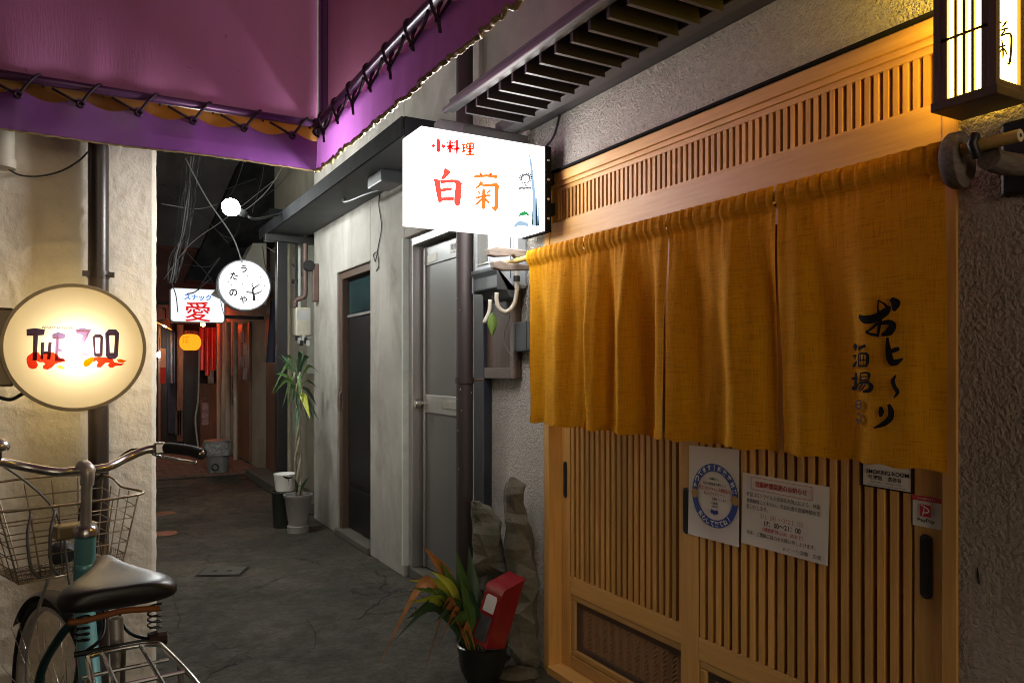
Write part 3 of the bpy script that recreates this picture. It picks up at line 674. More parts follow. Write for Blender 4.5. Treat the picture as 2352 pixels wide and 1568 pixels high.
    MB().box(W - .045, W - .0305, b.y, b.y + .035, b.z, 1.62).box(W - .045, W - .0305, b.y + .036, a.y, b.z, b.z + .05).build('batten', 'old_wood_grey', t, bevel=.003)
    a, b = onX(1183, 740, W - .04), onX(1222, 806, W - .04)
    t = thing('switch_box', 'small charcoal box half hidden behind the left edge of the noren', 'box', (W, b.y, b.z))
    MB().box(W - .05, W - .001, b.y, a.y, b.z, a.z).build('case', 'dark_plastic', t, bevel=.006)
    MB().box(W - .052, W - .0502, a.y - .02, a.y - .017, b.z, a.z).box(W - .052, W - .0502, b.y + .03, b.y + .033, b.z, a.z).build('rib', 'iron_black', t)
    p = onD(1131, 745, 3.40)
    t = thing('green_leaf_ornament', 'small green leaf hanging under the meter box', 'leaf', p)
    def leaf(i, j):
        s = math.sin(math.pi * min(.999, max(.001, i)) ** .8) * .022; return p + UP * (.055 - .11 * i) + RT * (s * (2 * j - 1)) + FW * (-.012 * math.sin(math.pi * j))
    MB().grid(leaf, 12, 6).build('blade', 'leaf_fan_green', t, smooth=True)
    tube('stalk', [p + UP * .055, p + UP * .09 + RT * .004, p + UP * .13], .002, 'cable_black', t)
    tag(tube('thin_white_cord', [onX(u, v, W - .05) for u, v in ((1172, 700), (1168, 738), (1158, 765), (1164, 800), (1180, 820))], .0018, 'cable_grey'), 'thin pale cord dangling over the brown wall panel', 'cord')
    P = [onX(u, v, W - .006) for u, v in ((1292, 246), (1285, 262), (1280, 285), (1270, 315), (1255, 335))]
    tag(tube('sign_cable', P, .004, 'cable_black'), 'black cable running down the roughcast to the white box sign', 'cable')
right_utilities()

# =================================================================== WHITE BOX SIGN
SY = 2.657
def box_sign():
    t = thing('box_sign', 'glowing white box sign with red and orange characters and a painted chrysanthemum', 'sign', (1.4, 2.75, 1.87))
    x0, x1, y0, y1, z0, z1 = 1.109, 1.655, SY, 2.842, 1.868, 2.21
    e = .0035
    MB().add([(x0 + e, y0, z0 + e), (x1, y0, z0 + e), (x1, y0, z1 - e), (x0 + e, y0, z1 - e)], [(0, 1, 2, 3)]).build('front_panel', 'sign_front', t, fix=False)
    MB().add([(x0 + e, y1, z0 + e), (x1, y1, z0 + e), (x1, y1, z1 - e), (x0 + e, y1, z1 - e)], [(3, 2, 1, 0)]).build('back_panel', 'sign_white', t, fix=False)
    MB().add([(x0, y0 + e, z0 + e), (x0, y1 - e, z0 + e), (x0, y1 - e, z1 - e), (x0, y0 + e, z1 - e)], [(3, 2, 1, 0)]).build('end_panel', 'sign_end', t, fix=False)
    MB().add([(x0 + e, y0 + e, z0), (x1, y0 + e, z0), (x1, y1 - e, z0), (x0 + e, y1 - e, z0)], [(3, 2, 1, 0)]).build('bottom_panel', 'sign_white', t, fix=False)
    MB().add([(x0 + e, y0 + e, z1), (x1, y0 + e, z1), (x1, y1 - e, z1), (x0 + e, y1 - e, z1)], [(0, 1, 2, 3)]).build('top_panel', 'sign_top', t, fix=False)
    for (a, b) in (((x0, y0, z0), (x0, y0, z1)), ((x0, y1, z0), (x0, y1, z1)), ((x0, y0, z0), (x1, y0, z0)), ((x0, y1, z0), (x1, y1, z0)), ((x0, y0, z1), (x1, y0, z1)), ((x0, y0, z0), (x0, y1, z0)), ((x0, y0, z1), (x0, y1, z1)), ((x0, y1, z1), (x1, y1, z1))):
        MB().tube([a, b], .0034, 6).build('edge_trim', 'sign_edge', t)
    fr = MB().box(x1 + .0005, x1 + .03, y0 - .006, y1 + .006, z0 - .006, z1 + .006).build('end_frame', 'metal_fascia', t, bevel=.002)
    for k in range(4):
        z = z0 + .05 + k * .08
        MB().lathe([(.006, 0), (.005, .003), (0, .004)], frameM((x1 + .015, y0 - .0062, z), (1, 0, 0), (0, 0, 1)), 10).build('bolt', 'alu', fr)
    for zz in (z0 + .08, z1 - .13): MB().box(x1 + .031, W - .001, SY + .05, SY + .12, zz, zz + .05).build('wall_mount', 'metal_fascia', t)
    Z = zm(1500, 470, 3.6466)
    pj = lambda x, y: onY(*Z(x, y), SY - .002)
    def strokes(name, m, L, n=6):
        b = MB()
        for k, (p, w_) in enumerate(L):
            brush(b, p, [q * (1.75 if name == 'lettering_small' else 1.15) for q in w_], lambda x, y, k=k: pj(x, y) + V((0, -.00015 * k, 0)), n)
        return b.build(name, m, t, fix=False)
    # each crossing stroke overlaps in film: keep strokes butted by drawing outlines as polygons where large
    b = MB()
    IN = 3
    inf = lambda P: inflate(P, IN)
    poly(b, [(605, 585), (640, 590), (700, 640), (640, 705), (600, 740), (555, 738), (590, 670)], pj)
    poly(b, [(455, 725), (500, 733), (545, 745), (555, 800), (570, 960), (580, 1040), (545, 1060), (520, 1045), (495, 930), (470, 790)], pj)
    poly(b, [(546, 745), (700, 738), (790, 740), (850, 790), (842, 860), (835, 1000), (822, 1085), (790, 1110), (755, 1090), (738, 1050), (740, 990), (760, 800), (735, 782), (640, 790), (556, 800)], pj)
    poly(b, [(560, 868), (640, 848), (700, 850), (726, 872), (690, 895), (565, 910)], pj)
    poly(b, [(574, 985), (650, 980), (739, 975), (738, 1028), (650, 1030), (578, 1038)], pj)
    b.build('lettering_white', 'film_pale_red', t, fix=False)
    L = [([(1010, 705), (1100, 695), (1200, 690), (1330, 705)], [34, 36, 36, 46]), ([(1088, 650), (1110, 672), (1115, 684)], [34, 22, 18]), ([(1112, 714), (1108, 738)], [18, 10]), ([(1255, 650), (1235, 670), (1230, 680)], [34, 22, 18]), ([(1228, 712), (1222, 738)], [18, 10])]
    strokes('lettering_orange', 'film_amber', L)
    b = MB()
    poly(b, inflate([(1100, 765), (1140, 790), (1110, 820), (1040, 870), (1020, 865), (1070, 820)], 7), pj)
    poly(b, inflate([(1120, 812), (1200, 805), (1320, 795), (1352, 820), (1345, 900), (1345, 1000), (1340, 1130), (1300, 1185), (1280, 1150), (1240, 1110), (1290, 1115), (1300, 1080), (1300, 850), (1290, 835), (1130, 838)], 7), pj)
    poly(b, inflate([(1128, 870), (1160, 880), (1164, 945), (1164, 1010), (1160, 1130), (1140, 1145), (1120, 1130), (1124, 1010), (1126, 945)], 7), pj)
    poly(b, inflate([(1030, 985), (1123, 958), (1123, 984), (1040, 1006)], 7), pj); poly(b, inflate([(1165, 950), (1225, 948), (1250, 966), (1165, 980)], 7), pj)
    poly(b, inflate([(1066, 890), (1100, 930), (1084, 942), (1060, 905)], 7), pj); poly(b, inflate([(1222, 880), (1235, 896), (1196, 935), (1184, 926)], 7), pj)
    poly(b, inflate([(1122, 992), (1120, 1022), (1060, 1080), (1015, 1098), (1050, 1060)], 7), pj); poly(b, inflate([(1166, 990), (1220, 1050), (1225, 1075), (1200, 1065), (1166, 1022)], 7), pj)
    b.build('lettering_chrysanthemum', 'film_amber', t, fix=False)
    strokes('lettering_small', 'film_red', [([(524, 186), (528, 260), (524, 345), (505, 330)], [22, 34, 34, 8]), ([(470, 262), (455, 285), (442, 305)], [30, 28, 6]), ([(572, 262), (592, 285), (606, 312)], [10, 30, 30])])
    strokes('lettering_small', 'film_red', [([(686, 202), (686, 290), (684, 382)], [18, 22, 20]), ([(636, 292), (730, 280)], [18, 22]), ([(648, 228), (660, 258)], [20, 12]), ([(722, 225), (708, 256)], [20, 10]), ([(678, 298), (640, 348)], [18, 6]), ([(692, 296), (728, 330)], [14, 18]), ([(742, 226), (752, 246)], [22, 14]), ([(736, 268), (746, 288)], [22, 14]), ([(732, 330), (818, 316)], [16, 24]), ([(778, 202), (776, 300), (776, 398)], [20, 22, 14])])
    strokes('lettering_small', 'film_orange', [([(845, 270), (896, 262)], [16, 18]), ([(848, 316), (893, 309)], [14, 16]), ([(838, 366), (902, 350)], [16, 18]), ([(869, 268), (869, 355)], [18, 18]), ([(910, 252), (912, 328)], [16, 16]), ([(908, 256), (1000, 252), (1000, 330)], [16, 18, 20]), ([(912, 290), (996, 288)], [12, 12]), ([(912, 326), (996, 324)], [14, 14]), ([(955, 256), (955, 404)], [18, 18]), ([(915, 362), (995, 356)], [14, 16]), ([(895, 408), (1014, 402)], [16, 22])])
    # painted flower
    L = []
    cx, cy = 1715, 735
    for k in range(17):
        a = k / 17 * 2 * math.pi; r0, r1 = 45, 92 + 8 * math.sin(k * 5.1)
        p0 = (cx + r0 * math.cos(a - .12), cy + r0 * .95 * math.sin(a - .12)); pm = (cx + r1 * math.cos(a), cy + r1 * .95 * math.sin(a)); p1 = (cx + r0 * math.cos(a + .12), cy + r0 * .95 * math.sin(a + .12))
        L.append(([p0, ((p0[0] + pm[0]) / 2 - 4, (p0[1] + pm[1]) / 2), pm, ((p1[0] + pm[0]) / 2 + 4, (p1[1] + pm[1]) / 2), p1], [13, 13, 13, 13, 13]))
    for k in range(10):
        x = 1625 + k * 17; L.append(([(x, 815 + 8 * math.sin(k)), (x - 3, 850), (x + 4, 885 - 6 * (k % 3)), (x + 9, 850)], [10, 10, 10, 10]))
    strokes('flower_outline', 'film_grey', L, 4)
    L = []
    for k in range(9):
        x = 1590 + 12 * k; L.append(([(x, 960 + 12 * math.sin(k * 2)), (x - 6, 1010), (x + 6, 1060)], [2.5, 3, 2.5]))
    strokes('flower_outline', 'film_blue', L, 4)
    strokes('flower_stem', 'film_stem', [([(1725, 900), (1765, 1000), (1795, 1130), (1808, 1240), (1812, 1350)], [6, 7, 8, 10, 14]), ([(1688, 1055), (1730, 1130), (1775, 1210), (1800, 1280)], [5, 6, 6, 7])])
    b = MB(); poly(b, [(1602, 1265), (1640, 1200), (1700, 1170), (1745, 1190), (1775, 1235), (1790, 1262), (1730, 1228), (1680, 1235), (1640, 1245)], pj)
    poly(b, [(1800, 1290), (1822, 1290), (1820, 1360), (1802, 1360)], pj); b.build('flower_leaf', 'film_green', t, fix=False)
    strokes('blue_grass', 'film_blue', [([(1755, 345), (1790, 520), (1815, 760), (1835, 1000), (1845, 1380)], [6, 30, 34, 45, 70]), ([(1900, 800), (1870, 1000), (1868, 1200), (1880, 1380)], [5, 14, 24, 40]), ([(1920, 920), (1895, 1080), (1900, 1380)], [4, 12, 24]), ([(1560, 1380), (1640, 1340), (1760, 1365)], [30, 60, 40])])
box_sign()

# =================================================================== NOREN
PX, PZ = 1.60, 1.757
NT, NBT = 1.772, 1.078
YS = [2.69, 2.274, 1.825, 1.402, .958]
def fold(y, z):
    t = max(0., min(1., (NT - z) / (NT - NBT)))
    g = math.exp(-t * 11)
    a = min(1., t * 2.2)
    ph = 1.9 * noise.noise(V((y * 2.3, 0, 4.)))
    ph = 4.2 * noise.noise(V((y * 1.9, t * .5, 4.)))
    f = .022 * math.sin(2 * math.pi * (y / .235) + ph + .5 * t) + .011 * noise.noise(V((y * 8.5, t * .9, 2.2))) + .006 * math.sin(2 * math.pi * y / .09 + 2.1 * ph + 1.3 - t) * (1 - .6 * t)
    f *= .62 + .38 * max(0., min(1., (y - 1.15) / .3))
    f = f * a * (1.05 - .15 * t) * (1 + .35 * max(0., min(1., (y - 1.4) / .4)))
    f += g * (.0036 * math.sin(2 * math.pi * y / .034 + 3 * noise.noise(V((y * 9, 0, 0)))) + .002 * math.sin(2 * math.pi * y / .019))
    f += .003 * noise.noise(V((y * 22, z * 6, 1))) * (.3 + a)
    return f
def noren():
    t = thing('noren_curtain', 'mustard linen noren curtain in four panels hanging before the sliding doors', 'curtain', (PX, 1.82, 1.07))
    for i in range(4):
        a, b = YS[i] - (.004 if i else 0), YS[i + 1] + (.004 if i < 3 else 0)
        def fn(p, q):
            y = a + (b - a) * p; z = NT + .012 - (NT + .012 - NBT) * q
            z -= .012 * q * math.sin((y - .9) / 1.8 * math.pi * 1.0) * 0
            if q > .97: z += .003 * math.sin(y * 70)
            dy = 0
            if q > .2:     # slits open a little
                s = (q - .2) / .8
                if p < .06 and i: dy -= .006 * s * (1 - p / .06)
                if p > .94 and i < 3: dy += .006 * s * ((p - .94) / .06)
            off = fold(y, z)
            if z > PZ - .03: off = off * .8 - .0145 * math.sqrt(max(0, 1 - ((z - PZ) / .032) ** 2)) if abs(z - PZ) < .032 else off
            if i % 2: off += .004 * q
            return V((PX + off - .002, y + dy, z))
        me = MB().grid(fn, 74, 76).build('curtain_panel', 'noren_cloth', t, smooth=True)
        hem = MB()
        hem.grid(lambda p, q: fn(p, .962 + .036 * q) + V((-.0022, 0, 0)), 74, 3)
        hem.build('hem', 'noren_cloth', me, smooth=True)
        if i == 3:
            last = me
    # calligraphy follows the cloth
    Z = zm(3060, 1080, 2.614)
    def pj(x, y):
        p = onX(*Z(x, y), PX - .01)
        return V((PX + fold(p.y, p.z) + .004 * (NT - p.z) / (NT - NBT) - .009, p.y, p.z))
    def run(L, m, name):
        b = MB()
        for k, (p, w_) in enumerate(L): brush(b, p, w_, lambda x, y, k=k: pj(x, y) + V((-.00004 * k, 0, 0)), 7)
        b.build(name, m, last, fix=False)
    run([([(445, 275), (520, 310), (620, 290), (700, 230), (738, 180)], [34, 85, 80, 75, 30]), ([(636, 115), (632, 200), (650, 300), (640, 400), (628, 480)], [12, 14, 40, 30, 22]), ([(640, 125), (690, 160), (725, 215)], [12, 20, 40]),
         ([(630, 345), (560, 410), (525, 432), (580, 455), (630, 462)], [26, 22, 22, 26, 24]), ([(640, 350), (720, 335), (765, 365), (730, 430), (665, 462)], [24, 50, 70, 80, 24]), ([(745, 105), (790, 150), (775, 225)], [40, 100, 30])], 'ink_black', 'calligraphy')
    run([([(715, 485), (722, 580), (735, 680), (760, 740)], [24, 48, 66, 60]), ([(750, 620), (800, 600), (828, 590)], [40, 48, 30]), ([(740, 735), (800, 725), (865, 690)], [60, 62, 14])], 'ink_black', 'calligraphy')
    run([([(800, 850), (768, 905), (785, 965), (815, 1020), (780, 1075)], [14, 40, 42, 42, 14])], 'ink_black', 'calligraphy')
    run([([(655, 1160), (660, 1210), (652, 1260)], [26, 56, 24]), ([(728, 1135), (752, 1200), (745, 1270), (680, 1330), (585, 1370)], [28, 60, 62, 50, 12])], 'ink_black', 'calligraphy')
    run([([(345, 560), (372, 575), (375, 615)], [34, 66, 20]), ([(330, 665), (388, 660)], [14, 22]), ([(372, 665), (360, 700)], [16, 20]), ([(335, 770), (365, 745), (390, 715)], [26, 40, 16]),
         ([(430, 595), (470, 578), (515, 565)], [30, 34, 28]), ([(420, 650), (418, 720), (415, 770)], [20, 22, 22]), ([(420, 645), (500, 640), (530, 660), (528, 730), (510, 770)], [16, 20, 36, 34, 30]), ([(450, 655), (445, 720)], [10, 14]), ([(485, 655), (485, 715)], [10, 14]), ([(430, 710), (520, 700)], [10, 12]), ([(425, 765), (515, 762)], [18, 22])], 'ink_black', 'calligraphy')
    run([([(315, 890), (400, 878)], [20, 34]), ([(378, 830), (372, 900), (365, 970)], [30, 44, 40]), ([(318, 985), (370, 975), (410, 930)], [28, 50, 20]), ([(440, 840), (440, 900)], [16, 18]), ([(440, 835), (520, 830), (545, 850), (535, 900)], [16, 22, 30, 20]), ([(450, 868), (530, 864)], [10, 12]), ([(440, 905), (535, 900)], [16, 18]), ([(420, 930), (550, 920)], [18, 26]), ([(470, 935), (440, 970), (405, 990)], [18, 20, 10]), ([(540, 925), (565, 960), (545, 1000), (470, 1015)], [26, 50, 46, 20]), ([(500, 945), (470, 985), (430, 1010)], [16, 18, 10])], 'ink_black', 'calligraphy')
    run([([(365, 1110), (430, 1105), (432, 1170), (370, 1175), (366, 1115)], [18, 20, 22, 20, 16]), ([(355, 1140), (440, 1138)], [16, 16]), ([(370, 1245), (400, 1230), (432, 1260), (425, 1320)], [18, 24, 26, 22]), ([(350, 1290), (390, 1300), (395, 1340)], [20, 26, 14])], 'ink_faded', 'calligraphy')
noren()
def pole():
    t = thing('bamboo_pole', 'bamboo pole carrying the mustard noren across the entrance', 'pole', (PX, 1.87, PZ))
    y0, y1 = .805, 2.955
    P = []; r = []
    y = y0
    ys = [y0 + (y1 - y0) * k / 60 for k in range(61)]
    for k, yy in enumerate(ys): P.append((PX, yy, PZ)); r.append(.0115 + (.0015 if k % 13 == 4 else 0) + .0015 * (1 - k / 60))
    MB().tube(P, r, 12).build('culm', 'bamboo', t, smooth=60)
    MB().lathe([(.0042, 0), (.0120, 0)], frameM((PX, y0 - .0006, PZ), (1, 0, 0), (0, 0, 1)), 16).build('cut_end', 'bamboo_end', t)
    MB().lathe([(.0001, 0), (.0042, 0)], frameM((PX, y0 - .0009, PZ), (1, 0, 0), (0, 0, 1)), 12).build('hollow', 'hole_black', t)
pole()
def brackets():
    t = thing('pole_bracket', 'forked grey wooden bracket at the left end of the bamboo pole', 'bracket', (W, 2.80, PZ))
    yb = 2.805
    up = [(W - .001, PZ + .045), (1.50, PZ + .052), (1.462, PZ + .040), (1.468, PZ + .014), (1.50, PZ + .010), (1.56, PZ + .016), (1.585, PZ + .024), (1.60, PZ + .013), (W - .001, PZ + .013)]
    lo = [(W - .001, PZ - .030), (1.53, PZ - .046), (1.49, PZ - .038), (1.485, PZ - .012), (1.52, PZ - .004), (1.56, PZ - .014), (1.60, PZ - .0135), (W - .001, PZ - .0135)]
    MB().prism([(x, yb - .016, z) for x, z in up], (0, .032, 0)).build('upper_fork', 'old_wood_grey', t, bevel=.004)
    MB().prism([(x, yb - .016, z) for x, z in lo], (0, .032, 0)).build('lower_fork', 'old_wood_grey', t, bevel=.004)
    t = thing('pole_bracket', 'round black gnarled wooden bracket at the right end of the bamboo pole', 'bracket', (W, .90, PZ))
    ring = [(PX + .034 * math.cos(a) , .915, PZ + .034 * math.sin(a) - .012) for a in [math.pi * 2 * k / 20 for k in range(15, 33)]]
    c = onX(2238, 350, PX + .02)
    MB().lathe([(.0001, -.02), (.052, -.02), (.060, -.010), (.060, .012), (.050, .02), (.0001, .02)], Matrix.Translation((PX + .03, .945, PZ - .012)) @ Matrix.Rotation(rad(90), 4, 'X') @ Matrix.Rotation(.2, 4, 'Y'), 22).build('burl', 'old_wood_grey', t, smooth=45)
    MB().tube(catmull([(PX + .01, .87, PZ - .028), (PX + .06, .868, PZ - .032), (W - .001, .862, PZ - .03)], 4), .024, 10).build('arm', 'old_wood_grey', t, smooth=60)
    MB().cbox((W - .012, .845, PZ - .01), (.024, .12, .16)).build('back_plate', 'iron_black', t, bevel=.008)
    MB().tube([(PX - .004, .885, PZ - .024), (PX - .022, .885, PZ), (PX - .012, .885, PZ + .02)], .010, 8).build('hook', 'iron_black', t, smooth=60)
brackets()
def wall_lantern():
    t = thing('wall_lantern', 'dark framed square paper wall lantern glowing beside the entrance', 'lantern', (1.67, .92, 1.857))
    x0, x1, y0, y1, z0, z1 = 1.612, 1.722, .857, .988, 1.857, 2.34
    p = .016
    for (x, y) in ((x0, y0), (x0, y1 - p), (x1 - p, y0), (x1 - p, y1 - p)):
        MB().box(x, x + p, y, y + p, z0 + .020, z1 - .02).build('corner_post', 'brown_wood', t, bevel=.001)
    MB().box(x0 - .004, x1 + .002, y0 - .004, y1 + .004, z0, z0 + .0198).build('base', 'brown_wood', t, bevel=.002)
    MB().box(x0 - .004, x0 + .014, y0 - .004, y1 + .004, z1 - .0198, z1).box(x0 + .0141, x1 + .002, y0 - .004, y0 + .014, z1 - .0198, z1).box(x0 + .0141, x1 + .002, y1 - .014, y1 + .004, z1 - .0198, z1).build('top_frame', 'brown_wood', t)
    MB().box(x0 + .008, x0 + .009, y0 + p, y1 - p, z0 + .02, z1 - .02).build('side_paper', 'paper_lit', t)
    MB().box(x0 + p, x1 - p, y0 + .008, y0 + .009, z0 + .02, z1 - .02).build('front_paper', 'paper_lit', t)
    MB().box(x0 + p, x1 - p, y1 - .009, y1 - .008, z0 + .02, z1 - .02).build('rear_paper', 'paper_lit', t)
    # front edge trim
    MB().box(x0 + p, x1 - p, y0 + .001, y0 + .0075, z0 + .0199, z0 + .034).build('front_sill', 'brown_wood', t)
    w_ = y1 - y0 - 2 * p
    for s in (0, 1):
        yy = y0 + p if s == 0 else y1 - p - .014
        MB().box(x0 + .001, x0 + .0075, yy, yy + .014, z0 + .02, z1 - .02).build('side_stile', 'brown_wood', t)
    for k in range(3):
        yy = y0 + p + .014 + (w_ - .028) * (k + 1) / 4
        MB().box(x0 + .0015, x0 + .0070, yy - .003, yy + .003, z0 + .02, z1 - .02).build('slat', 'brown_wood', t)
    for zz in (2.005, 2.19):
        MB().box(x0 + .001, x0 + .0015, y0 + p, y1 - p, zz - .003, zz + .003).build('cross_bar', 'brown_wood', t)
    MB().box(x1 + .0025, W - .001, .9, .945, 1.95, 2.0).build('wall_mount', 'brown_wood', t)
    Z = zm(2560, 0, 1.8234)
    pj = lambda x, y: onY(*Z(x, y), y0 + .0065)
    b = MB()
    L = [([(2172, 150), (2180, 165)], [14, 8]), ([(2215, 145), (2205, 162), (2185, 190)], [8, 16, 10]), ([(2170, 210), (2200, 200), (2225, 195)], [10, 14, 14]), ([(2205, 205), (2185, 235), (2170, 245)], [14, 12, 8]),
         ([(2175, 250), (2215, 232), (2245, 245), (2245, 340), (2238, 415), (2228, 440), (2215, 425)], [10, 14, 18, 18, 20, 14, 6]), ([(2145, 335), (2180, 320), (2210, 312)], [12, 14, 10]), ([(2180, 275), (2188, 320), (2190, 380), (2186, 398)], [10, 14, 14, 8]), ([(2185, 335), (2165, 360), (2148, 372)], [12, 12, 6]), ([(2192, 330), (2208, 355), (2215, 375)], [10, 14, 8])]
    for k, (p_, w2) in enumerate(L): brush(b, p_, w2, lambda x, y, k=k: pj(x, y) + V((0, -.00004 * k, 0)), 5)
    b.build('calligraphy', 'ink_brown', t, fix=False)
wall_lantern()
def notices():
    X = 1.7555
    ex = V((0, -1, 0))
    def sheet(name, label, cat, c, m='paper', curl=.004):
        tl, tr, br, bl = [onX(u, v, X) for u, v in c]
        t = thing(name, label, cat, bl)
        def fn(a, b):
            p = (tl.lerp(tr, a)).lerp(bl.lerp(br, a), b); return p + V((-.0015 * math.sin(a * 9) * 0 - .0012 * b * b, 0, 0))
        MB().grid(fn, 4, 6).build('sheet', m, t, smooth=True)
        return t, tl, tr, br, bl
    # poster with the blue ring
    t, tl, tr, br, bl = sheet('notice_poster', 'tall white notice with a blue ring on the middle of the doors', 'notice', ((1583, 1022), (1698, 1032), (1698, 1256), (1581, 1225)))
    Zp = lambda u, v: onX(u, v, X - .003)
    c = Zp(1641, 1138); R1 = abs(Zp(1588, 1120).y - Zp(1694, 1155).y) / 2
    MB().lathe([(R1 * .76, 0), (R1, 0)], frameM(c, ex, UP), 48).build('blue_ring', 'ink_blue', t, fix=False)
    def arc(s, a0, a1, r, h, m):
        for k, ch in enumerate(s):
            a = a0 + (a1 - a0) * (k + .5) / len(s)
            if ch.strip():
                o = c + ex * (r * math.cos(a)) + UP * (r * math.sin(a)) + V((-.0006, 0, 0))
                text(ch, t, m, o, ex, UP, h=h, bold=.03, rot=(a - math.pi / 2) if a > 0 else a + math.pi / 2)
    arc('やってます！感染症対策', rad(172), rad(8), R1 * .88, R1 * .17, 'ink_white')
    arc('安心して来てね！', rad(-140), rad(-40), R1 * .88, R1 * .17, 'ink_white')
    def line(s, dz, h, m, w_=None, dx=0): text(s, t, m, c + UP * (R1 * dz) + ex * (R1 * dx) + V((-.0006, 0, 0)), ex, UP, h=R1 * h, w=None if w_ is None else R1 * w_, bold=.015)
    line('お客様へ', .52, .08, 'ink_black', .4); line('当店は感染症対策として', .36, .09, 'ink_black', 1.0); line('新型コロナウイルス感染拡大', .2, .13, 'ink_red', 1.36); line('防止ガイドライン', .05, .11, 'ink_red', .9)
    line('を遵守しています', -.10, .09, 'ink_black', .6, .2); line('大阪府', -.24, .07, 'ink_black', .3); line('大阪市', -.34, .07, 'ink_black', .3)
    MB().lathe([(R1 * .15, 0), (.0001, 0)], frameM(c - ex * R1 * .87 - UP * R1 * .03 + V((-.001, 0, 0)), ex, UP), 14).build('badge', 'ink_gold', t, fix=False)
    MB().lathe([(R1 * .15, 0), (.0001, 0)], frameM(c + ex * R1 * .87 - UP * R1 * .03 + V((-.001, 0, 0)), ex, UP), 14).build('badge', 'ink_gold', t, fix=False)
    for k in range(3): MB().lathe([(R1 * .07, 0), (.0001, 0)], frameM(c + ex * R1 * (-.1 + .1 * k) - UP * R1 * (.5 + .03 * (k % 2)) + V((-.0007, 0, 0)), ex, UP), 10).build('emblem', 'ink_blue', t, fix=False)
    # opening hours notice
    t, tl, tr, br, bl = sheet('hours_notice', 'white changed opening hours notice with a red boxed heading', 'notice', ((1706, 1084), (1906, 1118), (1902, 1299), (1703, 1245)))
    wd = (tr - tl).length; hh = (tl - bl).length
    def ln(s, fx, fy, w_, h, m, bold=.0): text(s, t, m, tl.lerp(tr, fx) - UP * hh * fy + V((-.003, 0, 0)), ex, UP, w=wd * w_, h=hh * h, bold=bold)
    ln('営業時間変更のお知らせ', .47, .125, .60, .085, 'ink_red', .025)
    b = MB(); a0, a1, z0_, z1_ = .12, .83, .04, .21
    P = lambda fx, fy: tl.lerp(tr, fx) - UP * hh * fy + V((-.003, 0, 0))
    for (p, q) in (((a0, z0_), (a1, z0_)), ((a1, z0_), (a1, z1_)), ((a1, z1_), (a0, z1_)), ((a0, z1_), (a0, z0_))): b.tube([P(*p), P(*q)], .0007, 4)
    b.build('heading_box', 'ink_red', t)
    ln('新型コロナウイルス感染拡大防止による、休業', .485, .28, .85, .06, 'ink_black'); ln('要請解除にともない、下記の通り営業時間を変', .485, .37, .85, .06, 'ink_black'); ln('更いたします。', .19, .46, .27, .06, 'ink_black')
    ln('３/１（月）〜３/２１（日）', .48, .555, .50, .07, 'ink_red'); ln('17：00〜21：00', .49, .645, .42, .07, 'ink_black', .01); ln('（酒類提供は20：30まで）', .49, .73, .47, .06, 'ink_red', .01)
    ln('何卒、ご理解ご協力をお願い申し上げます。', .46, .815, .80, .06, 'ink_black'); ln('おと〜り酒場　白菊', .71, .92, .42, .06, 'ink_black')
    # smoking room plate
    t, tl, tr, br, bl = sheet('smoking_plate', 'small dark edged smoking room plate under the right end of the noren', 'notice', ((1982, 1040), (2095, 1060), (2095, 1132), (1982, 1113)), 'label_white')
    wd = (tr - tl).length; hh = (tl - bl).length
    ln('SMOKING ROOM', .52, .48, .86, .13, 'ink_black', .02); ln('吸烟区　흡연실', .47, .66, .66, .14, 'ink_black', .02); ln('喫煙可能室 二十歳未満立入禁止', .5, .80, .66, .05, 'ink_brown'); ln('The smoking area is for persons over 20 years', .5, .89, .8, .05, 'ink_black')
    b = MB()
    for (p, q) in ((tl, tr), (tr, br), (br, bl), (bl, tl)): b.tube([p + V((-.0015, 0, 0)), q + V((-.0015, 0, 0))], .0016, 4)
    b.build('plate_edge', 'ink_black', t)
    # payment sticker
    t, tl, tr, br, bl = sheet('payment_sticker', 'small white and red payment sticker on the right door stile', 'sticker', ((2096, 1134), (2163, 1144), (2163, 1217), (2097, 1204)), 'label_white')
    wd = (tr - tl).length; hh = (tl - bl).length
    MB().add([P_ + V((-.0022, 0, 0)) for P_ in (tl, tr, tr.lerp(br, .17), tl.lerp(bl, .17))], [(0, 1, 2, 3)]).build('red_band', 'ink_red', t, fix=False)
    ln('スマホ決済できます', .5, .09, .62, .07, 'ink_white')
    MB().add([P_ + V((-.0024, 0, 0)) for P_ in (P(.30, .27), P(.68, .27), P(.68, .66), P(.30, .66))], [(0, 1, 2, 3)]).build('logo_square', 'ink_red', t, fix=False)
    b = MB()
    for p_, w2 in (([(.33, .30), (.45, .33), (.58, .40), (.62, .46), (.55, .52), (.42, .53)], [.012, .03, .035, .04, .04, .03]), ([(.46, .38), (.44, .5), (.40, .62)], [.02, .04, .035])): brush(b, p_, w2, lambda x, y: P(x, y) + V((-.0032, 0, 0)), 5)
    b.build('logo_mark', 'ink_white', t, fix=False)
    ln('PayPay', .5, .80, .60, .15, 'ink_black', .015)
notices()

